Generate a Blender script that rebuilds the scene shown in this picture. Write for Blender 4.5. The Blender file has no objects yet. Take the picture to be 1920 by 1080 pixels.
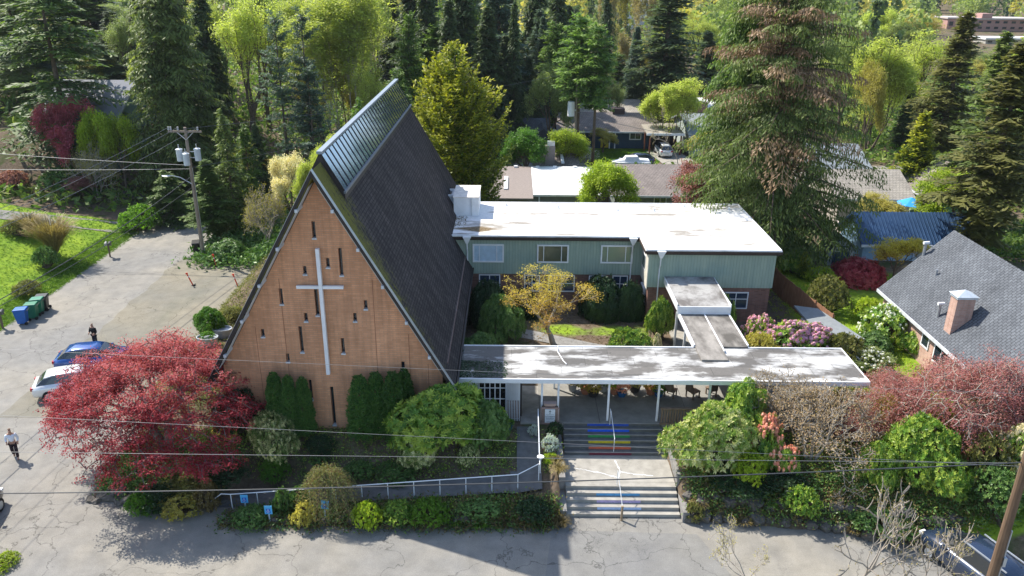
import bpy, math, random
import numpy as np
from mathutils import Vector, Matrix
R=math.radians
random.seed(7); rng=np.random.default_rng(7)
scene=bpy.context.scene; COL=scene.collection
# ------------------------------------------------------------------ camera
CAMZ=23.5; F=1480.0; PITCH=22.1; ROLL=0.5
cd=bpy.data.cameras.new('camera'); cam=bpy.data.objects.new('camera',cd); COL.objects.link(cam)
cd.sensor_width=36; cd.lens=F/1920*36; cd.clip_start=0.5; cd.clip_end=5000
CR=(Matrix.Rotation(R(90-PITCH),3,'X')@Matrix.Rotation(R(ROLL),3,'Z'))
cam.matrix_world=Matrix.Translation((0,0,CAMZ))@CR.to_4x4()
scene.camera=cam
# ------------------------------------------------------------------ light
SD=Vector((-0.80,0.60,0)).normalized(); SEL=48.0
sl=bpy.data.lights.new('sun','SUN'); so=bpy.data.objects.new('sun',sl); COL.objects.link(so)
sl.energy=4.6; sl.angle=R(0.5); sl.color=(1,0.93,0.83)
sv=Vector((SD.x*math.cos(R(SEL)),SD.y*math.cos(R(SEL)),math.sin(R(SEL))))
so.rotation_euler=sv.to_track_quat('Z','Y').to_euler()
w=bpy.data.worlds.new('World'); scene.world=w; w.use_nodes=True
nt=w.node_tree; sk=nt.nodes.new('ShaderNodeTexSky'); sk.sky_type='NISHITA'; sk.sun_disc=False
sk.sun_elevation=R(SEL); sk.sun_rotation=math.atan2(SD.x,SD.y)
nt.links.new(sk.outputs[0],nt.nodes['Background'].inputs[0]); nt.nodes['Background'].inputs[1].default_value=0.15
scene.view_settings.view_transform='Standard'; scene.view_settings.look='None'
scene.view_settings.gamma=1; scene.view_settings.use_curve_mapping=False
scene.view_settings.exposure=0.88
scene.cycles.max_bounces=6; scene.cycles.diffuse_bounces=3; scene.cycles.glossy_bounces=3
scene.cycles.transparent_max_bounces=6; scene.cycles.caustics_reflective=False
# ------------------------------------------------------------------ helpers: pixels to points
def ray(px,py):
    return CR@Vector(((px-960)/F,-(py-540)/F,-1))
def atD(px,py,D):
    d=ray(px,py); k=D/d.y; return Vector((d.x*k,D,CAMZ+d.z*k))
def atz(px,py,z):
    d=ray(px,py); k=(z-CAMZ)/d.z; return Vector((d.x*k,d.y*k,z))
def sm(a,b,x):
    t=np.clip((x-a)/(b-a),0,1); return t*t*(3-2*t)
def fbm(x,y):
    return (np.sin(x*.9+1.3*np.sin(y*.7))+np.sin(y*1.1+1.7*np.sin(x*.6+2))+.5*np.sin(x*2.3+y*1.9)+.5*np.sin(x*1.7-y*2.7+1))/3
def rampz(x): return .95*np.clip((x+13.)/14.,0,1)
def Hn(x,y):
    x=np.asarray(x,float); y=np.asarray(y,float)
    n=fbm(x,y)
    ye=np.interp(x,[-60,-22,-14,-12.5,2,7.8,14,20,24,60],[30.4,30.2,30.2,28.8,29.0,29.4,28.8,27.2,26.2,26])+.18*fbm(x*2.1,x*1.3+5)
    rz=rampz(x)
    a=rz*sm(ye,ye+1.1,y)+(1.7-rz)*sm(31.9,34.2,y)          # in front of the gable
    a=np.where((y>30.2)&(y<31.95),rz-.06,a)
    b=1.7*sm(30.2,34,y)
    c=1.45*sm(ye,ye+2.0,y)+.25*sm(32,35,y)
    s=1.75*np.clip((y-29.9)/5.2,0,1)-.45
    p=.95+.8*np.clip((y-31.6)/3.3,0,1)-.06
    z=np.where(x<-13,b,a)
    z=np.where((x>.15)&(x<1.6)&(y>31.3)&(y<35.2),p,z)
    z=np.where(x>2.1,c,z); z=np.where((x>2.5)&(x<7.9)&(y<35.3),s,z)
    xl=np.where(y<38,-20.4,-21.6)+.25*fbm(y*.9,y*.4+3)
    z=z*sm(xl,xl+2.2,x)*(1-sm(60,73,y))
    z=z+.05*n*(z>.15)*((y<30)|(y>32))*((x<2)|(x>8.5))*(y<60)
    hl=.24*np.clip(-35.6-x,0,22)*sm(46,58,y)*(1-.75*sm(70,76,y)*(1-sm(80,88,y)))
    z=z+hl+.06*n*(hl>.1)
    z=z+7*sm(82,115,y)*sm(-22,-45,x)*(x<-20)*.6
    z=z+.055*np.clip(y-300,0,1500)+3*sm(260,400,y)*fbm(x*.01,y*.01)
    return z-.06
def H(x,y): return float(Hn(x,y))
def G(px,py):
    d=ray(px,py); o=Vector((0,0,CAMZ)); k=15.;s=.5
    for i in range(4000):
        p=o+d*k
        if p.z<H(p.x,p.y): break
        k+=s; s=max(.25,k*.004)
    a,b=k-s,k
    for i in range(14):
        m=(a+b)/2; p=o+d*m
        if p.z<H(p.x,p.y): b=m
        else: a=m
    return o+d*b
# ------------------------------------------------------------------ mesh builder
class MB:
    def __init__(s): s.v=[]; s.f=[]; s.sm=False
    def add(s,vs,fs):
        n=len(s.v); s.v+=[tuple(v) for v in vs]; s.f+=[tuple(i+n for i in f) for f in fs]; return s
    def box(s,x0,x1,y0,y1,z0,z1):
        return s.add([(x0,y0,z0),(x1,y0,z0),(x1,y1,z0),(x0,y1,z0),(x0,y0,z1),(x1,y0,z1),(x1,y1,z1),(x0,y1,z1)],
          [(0,3,2,1),(4,5,6,7),(0,1,5,4),(1,2,6,5),(2,3,7,6),(3,0,4,7)])
    def bar(s,a,b,w,h):      # rectangular bar between two points
        a=Vector(a);b=Vector(b);d=(b-a).normalized(); up=Vector((0,0,1))
        if abs(d.z)>.95: up=Vector((0,1,0))
        x=d.cross(up).normalized()*w/2; y=x.cross(d).normalized()*h/2
        vs=[p+i*x+j*y for p in (a,b) for i,j in ((-1,-1),(1,-1),(1,1),(-1,1))]
        return s.add(vs,[(3,2,1,0),(4,5,6,7),(0,1,5,4),(1,2,6,5),(2,3,7,6),(3,0,4,7)])
    def extr(s,poly,axis,a,b):     # polygon (u,v) extruded along an axis from a to b
        n=len(poly)
        def P(u,v,t): return {'y':(u,t,v),'x':(t,u,v),'z':(u,v,t)}[axis]
        vs=[P(u,v,a) for u,v in poly]+[P(u,v,b) for u,v in poly]
        fs=[tuple(range(n)),tuple(reversed(range(n,2*n)))]+[(i,i+n,(i+1)%n+n,(i+1)%n) for i in range(n)]
        return s.add(vs,fs)
    def tube(s,pts,rads,n=6,cap=True):
        pts=[Vector(p) for p in pts]
        if not hasattr(rads,'__len__'): rads=[rads]*len(pts)
        base=len(s.v); ref=None
        for i,p in enumerate(pts):
            d=(pts[min(i+1,len(pts)-1)]-pts[max(i-1,0)])
            if d.length<1e-6: d=Vector((0,0,1))
            d.normalize()
            if ref is None: ref=Vector((1,0,0)) if abs(d.x)<.8 else Vector((0,1,0))
            u=(ref-d*ref.dot(d)).normalized(); ref=u; w2=d.cross(u)
            for k in range(n):
                a=2*math.pi*k/n; q=p+(u*math.cos(a)+w2*math.sin(a))*rads[i]; s.v.append(tuple(q))
        for i in range(len(pts)-1):
            for k in range(n):
                a=base+i*n+k; b=base+i*n+(k+1)%n; s.f.append((a,b,b+n,a+n))
        if cap:
            s.f.append(tuple(base+k for k in reversed(range(n)))); s.f.append(tuple(base+(len(pts)-1)*n+k for k in range(n)))
        return s
    def loft(s,rings,cap=True):
        base=len(s.v); n=len(rings[0])
        for r in rings: s.v+=[tuple(p) for p in r]
        for i in range(len(rings)-1):
            for k in range(n):
                a=base+i*n+k; b=base+i*n+(k+1)%n; s.f.append((a,b,b+n,a+n))
        if cap:
            s.f.append(tuple(base+k for k in reversed(range(n)))); s.f.append(tuple(base+(len(rings)-1)*n+k for k in range(n)))
        return s
    def mesh(s,name,mat,smooth=False):
        me=bpy.data.meshes.new(name); me.from_pydata(s.v,[],s.f)
        if mat: me.materials.append(mat)
        if smooth: me.polygons.foreach_set('use_smooth',[True]*len(me.polygons))
        me.update(); return me
    def build(s,name,mat,parent=None,smooth=False,bevel=0,label=None):
        o=bpy.data.objects.new(name,s.mesh(name,mat,smooth)); COL.objects.link(o)
        if parent: o.parent=parent
        if bevel:
            m=o.modifiers.new('bevel','BEVEL'); m.width=bevel; m.segments=2; m.limit_method='ANGLE'
        if label: o['label']=label
        return o
def fixn(o):
    import bmesh
    bm=bmesh.new(); bm.from_mesh(o.data); bmesh.ops.recalc_face_normals(bm,faces=bm.faces); bm.to_mesh(o.data); bm.free(); return o
def thing(name,label,cat,loc=(0,0,0),rz=0,group=None):
    o=bpy.data.objects.new(name,None); COL.objects.link(o); o.location=loc; o.rotation_euler=(0,0,rz)
    o.empty_display_size=.3
    o['label']=label; o['category']=cat
    if group: o['group']=group
    return o
def tag(o,label,cat,group=None,kind=None):
    if label: o['label']=label
    if cat: o['category']=cat
    if group: o['group']=group
    if kind: o['kind']=kind
    return o
def struct(o,kind='structure'): o['kind']=kind; return o
def dup(root,loc=None,rz=None,label=None,scale=None,group=None):
    r=root.copy(); COL.objects.link(r)
    if loc is not None: r.location=loc
    if rz is not None: r.rotation_euler=(0,0,rz)
    if scale is not None: r.scale=scale
    if label: r['label']=label
    if group: r['group']=group
    for ch in KIDS(root):
        c=ch.copy(); COL.objects.link(c); c.parent=r
        for g in KIDS(ch):
            d=g.copy(); COL.objects.link(d); d.parent=c
    return r
def KIDS(o): return [c for c in bpy.data.objects if c.parent==o]
# ------------------------------------------------------------------ materials
class NT:
    def __init__(s,name):
        s.m=bpy.data.materials.new(name); s.m.use_nodes=True; s.t=s.m.node_tree; s.b=s.t.nodes['Principled BSDF']
        s.out=s.t.nodes['Material Output']
    def n(s,t,**k):
        x=s.t.nodes.new('ShaderNode'+t)
        for a,v in k.items(): setattr(x,a,v)
        return x
    def L(s,a,b): s.t.links.new(a,b)
    def co(s,scale=(1,1,1),rot=(0,0,0),which='Object'):
        tc=s.n('TexCoord'); mp=s.n('Mapping'); mp.inputs['Scale'].default_value=scale; mp.inputs['Rotation'].default_value=rot
        s.L(tc.outputs[which],mp.inputs[0]); return mp.outputs[0]
    def noise(s,vec,scale,detail=4,rough=.55):
        x=s.n('TexNoise'); x.inputs['Scale'].default_value=scale; x.inputs['Detail'].default_value=detail; x.inputs['Roughness'].default_value=rough
        s.L(vec,x.inputs['Vector']); return x.outputs['Fac']
    def ramp(s,fac,stops,interp='LINEAR'):
        x=s.n('ValToRGB'); x.color_ramp.interpolation=interp; e=x.color_ramp.elements
        while len(e)<len(stops): e.new(.5)
        for i,(p,c) in enumerate(stops):
            e[i].position=p; e[i].color=(c,c,c,1) if not hasattr(c,'__len__') else (*c[:3],1)
        s.L(fac,x.inputs[0]); return x.outputs[0]
    def mix(s,fac,a,b,mode='MIX'):
        x=s.n('Mix'); x.data_type='RGBA'; x.blend_type=mode
        for i,v in ((0,fac),(6,a),(7,b)):
            if isinstance(v,bpy.types.NodeSocket): s.L(v,x.inputs[i])
            elif hasattr(v,'__len__'): x.inputs[i].default_value=(*v[:3],1)
            else: x.inputs[i].default_value=v
        return x.outputs[2]
    def math(s,op,a,b=0.):
        x=s.n('Math',operation=op)
        for i,v in ((0,a),(1,b)):
            if isinstance(v,bpy.types.NodeSocket): s.L(v,x.inputs[i])
            else: x.inputs[i].default_value=v
        return x.outputs[0]
    def bump(s,h,st,dist=.02):
        x=s.n('Bump'); x.inputs['Strength'].default_value=st; x.inputs['Distance'].default_value=dist
        s.L(h,x.inputs['Height']); s.L(x.outputs[0],s.b.inputs['Normal'])
    def fin(s,col,rough=.8,spec=.3,metal=0):
        if isinstance(col,bpy.types.NodeSocket): s.L(col,s.b.inputs['Base Color'])
        else: s.b.inputs['Base Color'].default_value=(*col,1)
        if isinstance(rough,bpy.types.NodeSocket): s.L(rough,s.b.inputs['Roughness'])
        else: s.b.inputs['Roughness'].default_value=rough
        s.b.inputs['Specular IOR Level'].default_value=spec; s.b.inputs['Metallic'].default_value=metal
        return s.m
MC={}
def plain(name,c,rough=.7,spec=.3,metal=0,var=.18,scale=3,bump=0,sc=(1,1,1)):
    if name in MC: return MC[name]
    k=NT(name); v=k.co(sc); n=k.noise(v,scale,5,.6)
    f=k.ramp(n,[(.25,1-var),(.75,1+var*.6)]); col=k.mix(1.,c,f,'MULTIPLY')
    if bump: k.bump(n,bump)
    MC[name]=k.fin(col,rough,spec,metal); return MC[name]
def brick(name,c1,c2,mortar,bw=.42,rh=.105,ax='xz',var=.35):
    if name in MC: return MC[name]
    k=NT(name); tc=k.n('TexCoord'); sp=k.n('SeparateXYZ'); cb=k.n('CombineXYZ'); k.L(tc.outputs['Object'],sp.inputs[0])
    if ax=='xz': k.L(k.math('ADD',sp.outputs[0],sp.outputs[1]),cb.inputs[0]); k.L(sp.outputs[2],cb.inputs[1])
    b=k.n('TexBrick'); b.offset=.5; k.L(cb.outputs[0],b.inputs['Vector'])
    b.inputs['Color1'].default_value=(*c1,1); b.inputs['Color2'].default_value=(*c2,1); b.inputs['Mortar'].default_value=(*mortar,1)
    b.inputs['Scale'].default_value=1; b.inputs['Mortar Size'].default_value=.012; b.inputs['Brick Width'].default_value=bw; b.inputs['Row Height'].default_value=rh
    b.inputs['Bias'].default_value=-.1
    n=k.noise(k.co((.5,.5,.22)),1.0,6,.65); f=k.ramp(n,[(.3,1-var),(.7,1.12)])
    n2=k.noise(k.co((3,3,.25)),1.5,3,.6); f2=k.ramp(n2,[(.35,.86),(.6,1.05)])
    col=k.mix(1.,k.mix(1.,b.outputs[0],f,'MULTIPLY'),f2,'MULTIPLY')
    k.bump(k.math('SUBTRACT',1.,b.outputs['Fac']),.5,.012)
    MC[name]=k.fin(col,.9,.2); return MC[name]
def leaf(name,c1,c2,c3=None,tr=.35,rough=.55):
    """leaf material: every clump of leaves has its own value in the attribute v; t mixes in the third colour, for new growth and higher in the crown"""
    if name in MC: return MC[name]
    k=NT(name); a=k.n('Attribute'); a.attribute_name='v'; col=k.ramp(a.outputs['Fac'],[(0,c1),(1,c2)])
    if c3:
        t=k.n('Attribute'); t.attribute_name='t'; col=k.mix(k.ramp(t.outputs['Fac'],[(.35,0.),(.8,1.)]),col,c3)
    oi=k.n('ObjectInfo'); f=k.ramp(oi.outputs['Random'],[(0,.82),(1,1.15)]); col=k.mix(1.,col,f,'MULTIPLY')
    k.fin(col,rough,.25)
    ts=k.n('BsdfTranslucent'); k.L(k.mix(1.,col,(1.25,1.35,.7),'MULTIPLY'),ts.inputs[0])
    mx=k.n('MixShader'); mx.inputs[0].default_value=tr; k.L(k.b.outputs[0],mx.inputs[1]); k.L(ts.outputs[0],mx.inputs[2])
    k.L(mx.outputs[0],k.out.inputs[0]); MC[name]=k.m; return k.m
def glass(name,c=(.02,.03,.04),metal=.0,rough=.05,spec=.8):
    if name in MC: return MC[name]
    k=NT(name); n=k.noise(k.co(),1.2,3); k.bump(n,.05,.02); k.fin(c,rough,spec,metal); MC[name]=k.m; return k.m
def asphalt(name,base,tan,dark):
    k=NT(name); v=k.co()
    n1=k.noise(v,.12,6,.6); n2=k.noise(v,1.1,6,.65); n3=k.noise(v,22,3,.7)
    col=k.mix(k.ramp(n1,[(.38,0.),(.62,1.)]),base,tan)
    st=k.noise(k.co((1,.16,1)),.5,5,.6); col=k.mix(k.ramp(st,[(.5,0.),(.72,.45)]),col,dark)
    col=k.mix(1.,col,k.ramp(n2,[(.25,.78),(.75,1.16)]),'MULTIPLY'); col=k.mix(1.,col,k.ramp(n3,[(.3,.82),(.7,1.16)]),'MULTIPLY')
    wv=k.n('VectorMath',operation='ADD'); k.L(v,wv.inputs[0])
    nn=k.n('TexNoise'); nn.inputs['Scale'].default_value=.8; nn.inputs['Detail'].default_value=5; k.L(v,nn.inputs[0])
    sc=k.n('VectorMath',operation='SCALE'); k.L(nn.outputs['Color'],sc.inputs[0]); sc.inputs[3].default_value=2.2; k.L(sc.outputs[0],wv.inputs[1])
    vo=k.n('TexVoronoi',feature='DISTANCE_TO_EDGE'); vo.inputs['Scale'].default_value=.22; k.L(wv.outputs[0],vo.inputs['Vector'])
    cr=k.ramp(vo.outputs[0],[(0.,.45),(.006,1.)]); col=k.mix(1.,col,cr,'MULTIPLY')
    vo2=k.n('TexVoronoi',feature='DISTANCE_TO_EDGE'); vo2.inputs['Scale'].default_value=1.6; k.L(wv.outputs[0],vo2.inputs['Vector'])
    m2=k.ramp(k.noise(v,.2,3),[(.55,0.),(.62,1.)]); cr2=k.ramp(vo2.outputs[0],[(0.,.62),(.02,1.)])
    col=k.mix(m2,col,k.mix(1.,col,cr2,'MULTIPLY'))
    k.bump(n3,.25,.01); MC[name]=k.fin(col,.9,.2); return k.m
M={}
M['asphalt']=asphalt('asphalt',(.205,.202,.19),(.265,.248,.21),(.145,.145,.14))
M['conc']=plain('concrete',(.34,.325,.29),.9,.2,var=.3,scale=2.2,bump=.2)
M['shadec']=plain('shade_toned_concrete',(.13,.132,.13),.9,.2,var=.3,scale=3,bump=.2); M['concdark']=plain('old_concrete',(.24,.235,.225),.9,.2,var=.3,scale=3,bump=.2)  # first one: concrete darkened in its colour for the shade on upper steps and paths
M['brick']=brick('orange_brick',(.66,.34,.19),(.55,.275,.15),(.47,.29,.185),.40,.105,var=.22)
M['pbrick']=brick('pink_brick',(.30,.155,.12),(.20,.10,.08),(.22,.17,.15),.3,.1)
M['nbrick']=brick('pale_pink_brick',(.52,.33,.26),(.44,.26,.20),(.45,.36,.31),.3,.1,var=.15)
M['white']=plain('white_paint',(.74,.76,.78),.55,.4,var=.14,scale=1.5)
M['whited']=plain('weathered_white_paint',(.55,.58,.60),.6,.3,var=.3,scale=2)
M['dark']=plain('dark_trim',(.035,.03,.03),.6,.3)
M['bark']=plain('bark',(.13,.10,.075),.95,.1,var=.45,scale=6,bump=.5,sc=(1,1,.3))
M['pbark']=plain('pale_bark',(.36,.32,.27),.95,.1,var=.3,scale=6,bump=.3,sc=(1,1,.4))
M['wood']=plain('weathered_wood',(.20,.145,.105),.9,.15,var=.35,scale=5,sc=(1,1,.3))
M['cedar']=plain('cedar_fence_wood',(.30,.155,.09),.85,.2,var=.35,scale=5,sc=(1,1,.3))
M['pole']=plain('pole_wood',(.27,.225,.18),.9,.15,var=.35,scale=8,sc=(1,1,.2))
M['metal']=plain('grey_metal',(.42,.45,.48),.4,.5,.5)
M['black']=plain('black_plastic',(.02,.02,.022),.5,.4)
M['soil']=plain('soil',(.14,.10,.07),.95,.1,var=.5,scale=4,bump=.5)
M['rock']=plain('rock',(.12,.112,.10),.9,.2,var=.5,scale=3,bump=.8)
M['glass']=glass('window_glass'); M['rubber']=plain('rubber',(.02,.02,.02),.8,.2)
M['blue']=plain('blue_paint',(.012,.055,.30),.5,.4)
# green vertical siding
k=NT('green_siding'); v=k.co(); wv=k.n('TexWave',wave_type='BANDS',bands_direction='X'); wv.inputs['Scale'].default_value=1.6; k.L(v,wv.inputs[0])
g=k.ramp(wv.outputs['Fac'],[(0,.72),(.06,1.)]); n=k.noise(k.co((2.2,2.2,.35)),1.2,6,.7)
c=k.mix(k.ramp(n,[(.35,0.),(.7,1.)]),(.245,.325,.275),(.34,.41,.335)); n2=k.noise(k.co((1,1,1)),.5,5)
c=k.mix(k.ramp(n2,[(.55,0.),(.75,.6)]),c,(.18,.28,.28)); M['siding']=k.fin(k.mix(1.,c,g,'MULTIPLY'),.85,.2)
# shingle roof: courses down the slope, moss along the front
def shingle(name,c1,c2,row,moss=False,var=.25):
    k=NT(name); tc=k.n('TexCoord'); sp=k.n('SeparateXYZ'); cb=k.n('CombineXYZ'); k.L(tc.outputs['Object'],sp.inputs[0])
    if moss: k.L(sp.outputs[1],cb.inputs[0]); k.L(sp.outputs[2],cb.inputs[1])
    else: k.L(k.math('ADD',sp.outputs[0],k.math('MULTIPLY',sp.outputs[2],.7)),cb.inputs[0]); k.L(sp.outputs[1],cb.inputs[1])
    b=k.n('TexBrick'); k.L(cb.outputs[0],b.inputs['Vector']); b.inputs['Scale'].default_value=1
    b.inputs['Color1'].default_value=(*c1,1); b.inputs['Color2'].default_value=(*c2,1); b.inputs['Mortar'].default_value=(*[x*.45 for x in c2],1)
    b.inputs['Mortar Size'].default_value=.018; b.inputs['Brick Width'].default_value=.33; b.inputs['Row Height'].default_value=row
    n=k.noise(k.co(),.6,6,.65); col=k.mix(1.,b.outputs[0],k.ramp(n,[(.25,1-var),(.75,1+var)]),'MULTIPLY')
    n4=k.noise(k.co(),9,3,.7); col=k.mix(1.,col,k.ramp(n4,[(.3,.75),(.7,1.25)]),'MULTIPLY')
    if moss:
        ss=k.noise(k.co((.3,2.2,.3)),1.,4,.6); col=k.mix(1.,col,k.ramp(ss,[(.4,.72),(.62,1.2)]),'MULTIPLY')
        f1=k.math('SUBTRACT',37.0,sp.outputs[1]); f1=k.math('ADD',k.math('MULTIPLY',f1,.16),k.math('MULTIPLY',k.math('SUBTRACT',sp.outputs[2],9.),.045))
        n3=k.noise(k.co((1.2,2.6,1.2)),1.6,7,.85); f=k.ramp(k.math('MULTIPLY',k.math('ADD',k.math('MULTIPLY',n3,1.7),f1),.5),[(.60,0.),(.70,.95)])
        col=k.mix(f,col,k.mix(n4,(.05,.055,.012),(.22,.20,.035)))
    k.bump(b.outputs['Fac'],-.5,.02); MC[name]=k.fin(col,.9,.2); return k.m
M['churchroof']=shingle('dark_shake',(.072,.060,.058),(.048,.040,.040),.16,True)
M['greyroof']=shingle('grey_shingle',(.12,.132,.148),(.092,.102,.116),.2)
M['brownroof']=shingle('brown_shingle',(.25,.215,.195),(.20,.175,.16),.22)
M['tanroof']=shingle('tan_shingle',(.36,.33,.28),(.31,.285,.245),.25)
# flat membrane roofs
def membrane(name,base,stain,lo,hi,sc,brown=None,seam=False):
    k=NT(name); n=k.noise(k.co(sc),1.,7,.62); col=k.mix(k.ramp(n,[(lo,0.),(hi,1.)]),base,stain)
    n2=k.noise(k.co(),5,4,.7); col=k.mix(1.,col,k.ramp(n2,[(.25,.85),(.75,1.08)]),'MULTIPLY')
    n3=k.noise(k.co((.45,1.4,1)),1.5,6,.8); col=k.mix(k.ramp(n3,[(.60,0.),(.68,.75)]),col,tuple(x*.35 for x in stain))
    if brown:
        sp=k.n('SeparateXYZ'); tc=k.n('TexCoord'); k.L(tc.outputs['Object'],sp.inputs[0])
        d=k.math('ADD',k.math('ABSOLUTE',k.math('MULTIPLY',k.math('SUBTRACT',sp.outputs[0],-2.3),.42)),k.math('ABSOLUTE',k.math('MULTIPLY',k.math('SUBTRACT',sp.outputs[1],51.9),1.0)))
        f=k.ramp(k.math('MULTIPLY',k.math('ADD',d,k.math('MULTIPLY',n,1.4)),.4),[(.50,1.),(.66,0.)]); col=k.mix(f,col,k.mix(k.ramp(n2,[(.4,0.),(.6,1.)]),(.10,.055,.018),(.24,.19,.11)))
    if seam:
        b=k.n('TexBrick'); k.L(k.co(),b.inputs['Vector']); b.inputs['Scale'].default_value=1; b.inputs['Brick Width'].default_value=2.6; b.inputs['Row Height'].default_value=.92
        b.inputs['Mortar Size'].default_value=.015; b.inputs['Color1'].default_value=(1,1,1,1); b.inputs['Color2'].default_value=(.72,.73,.75,1); b.inputs['Mortar'].default_value=(.5,.5,.5,1)
        col=k.mix(1.,col,b.outputs[0],'MULTIPLY')
    MC[name]=k.fin(col,.7,.3); return k.m
M['flatroof']=membrane('white_membrane',(.86,.85,.83),(.30,.28,.245),.53,.63,(.22,.8,1),brown=True)
M['walkroof']=membrane('stained_membrane',(.62,.62,.60),(.15,.142,.13),.42,.55,(.42,1.0,1),seam=True)
M['laneroof']=membrane('dirty_membrane',(.32,.30,.27),(.10,.092,.08),.36,.6,(.9,.35,1))
# ground: soil, litter and lawn, chosen by the attribute g
k=NT('ground_cover'); a=k.n('Attribute'); a.attribute_name='g'; v=k.co()
n1=k.noise(v,.35,7,.7); n2=k.noise(v,4,5,.7); n3=k.noise(v,.06,4)
soil=k.mix(k.ramp(n2,[(.3,0.),(.7,1.)]),(.075,.055,.038),(.20,.155,.11)); soil=k.mix(k.ramp(n1,[(.5,0.),(.62,.8)]),soil,(.055,.085,.022))
gr=k.mix(k.ramp(n1,[(.35,0.),(.65,1.)]),(.12,.22,.02),(.24,.34,.03)); gr=k.mix(1.,gr,k.ramp(n2,[(.25,.65),(.75,1.25)]),'MULTIPLY')
f=k.ramp(k.math('ADD',a.outputs['Fac'],k.math('MULTIPLY',k.math('SUBTRACT',n1,.5),.7)),[(.42,0.),(.58,1.)])
k.bump(n2,.6,.05); M['ground']=k.fin(k.mix(f,soil,gr),.95,.1)
# ------------------------------------------------------------------ terrain
def axis(parts):
    o=[]
    for a,b,s in parts: o+=list(np.arange(a,b,s))
    return np.array(o+[parts[-1][1]])
gx=axis([(-1500,-300,60),(-300,-60,8),(-60,-36,1),(-36,26,.35),(26,60,1),(60,300,8),(300,1500,60)])
gy=axis([(-120,15,9),(15,26,1),(26,37,.25),(37,80,.7),(80,130,2),(130,400,10),(400,1800,50)])
X,Y=np.meshgrid(gx,gy); Z=Hn(X,Y)
Z=np.where((Y<29)&(X>-35)&(Z<.0),-.06,Z)
nx,ny=len(gx),len(gy)
me=bpy.data.meshes.new('ground'); idx=np.arange(nx*ny).reshape(ny,nx)
q=np.stack([idx[:-1,:-1],idx[:-1,1:],idx[1:,1:],idx[1:,:-1]],-1).reshape(-1,4)
me.vertices.add(nx*ny); me.vertices.foreach_set('co',np.stack([X,Y,Z],-1).astype('f4').ravel())
me.loops.add(q.size); me.loops.foreach_set('vertex_index',q.astype('i4').ravel())
me.polygons.add(len(q)); me.polygons.foreach_set('loop_start',(np.arange(len(q))*4).astype('i4')); me.update(calc_edges=True)
g=np.full(X.shape,.3)
def box_m(x0,x1,y0,y1,s=1.): return sm(x0-s,x0+s,X)*(1-sm(x1-s,x1+s,X))*sm(y0-s,y0+s,Y)*(1-sm(y1-s,y1+s,Y))
for b,val in (((-80,-35.4,40,73.5),1.),((2.,9,45.6,47.5,.4),.56),((-4,2,40,45,.4),.1),((10.5,19,102,110,.5),1.),((19,32,36,58),.6),((20.,30,28,35,.5),.9),((-60,-36,80,95),.8),((-80,200,190,1800,20),.25),((20.5,30,104,110,.5),.2),((-64,-26,80.5,92,1),.12)):
    m=box_m(*b); g=g*(1-m)+val*m
at=me.attributes.new('g','FLOAT','POINT'); at.data.foreach_set('value',g.astype('f4').ravel())
me.materials.append(M['ground']); me.polygons.foreach_set('use_smooth',[True]*len(q))
o=bpy.data.objects.new('ground',me); COL.objects.link(o); struct(o)
def flat(name,poly,z,mat,th=.0):
    me=bpy.data.meshes.new(name); me.from_pydata([(x,y,z) for x,y in poly],[],[tuple(range(len(poly)))]); me.materials.append(mat)
    o=bpy.data.objects.new(name,me); COL.objects.link(o); return struct(o)
flat('street',[(-90,-60),(90,-60),(90,31.2),(-12.9,31.2),(-14,33),(-19.5,34),(-20.3,41),(-20.3,62),(-23.5,64.5),(-27,66),(-28.5,80),(-100,80),(-100,73.5),(-38,73),(-35.5,70),(-35.3,46),(-37,36),(-90,32)],0,M['asphalt'])
M['apron']=asphalt('apron_asphalt',(.175,.17,.145),(.225,.205,.155),(.13,.135,.10))
rs0=random.Random(3)
flat('parking_apron',[(-28.6+rs0.uniform(-.25,.25),y) for y in np.arange(38,64,1.1)]+[(-27,65.4),(-23.6,64.2),(-20.4,62),(-20.4,41),(-21,38)],.004,M['apron'])
kb=MB()
for i in range(22): y=38.+i*1.1; x=-20.35-.045*i; kb.bar((x,y,.03),(x-.045,y+1.08,.03),.14,.14)
struct(kb.build('kerb',M['conc']))
flat('street_patch',[(1.9,28.9),(8.4,28.7),(9.6,25.2),(8.9,22.6),(1.2,22.4),(1.5,26)],.004,asphalt('patch_asphalt',(.185,.185,.18),(.215,.21,.19),(.15,.15,.148)))
flat('back_street',[(-30,97),(60,97),(60,101.2),(-30,101.2)],0.0,M['asphalt'])
flat('driveway',[(19.5,101.2),(24.3,101.2),(22.8,109),(18.4,109)],0.01,M['conc'])
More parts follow.
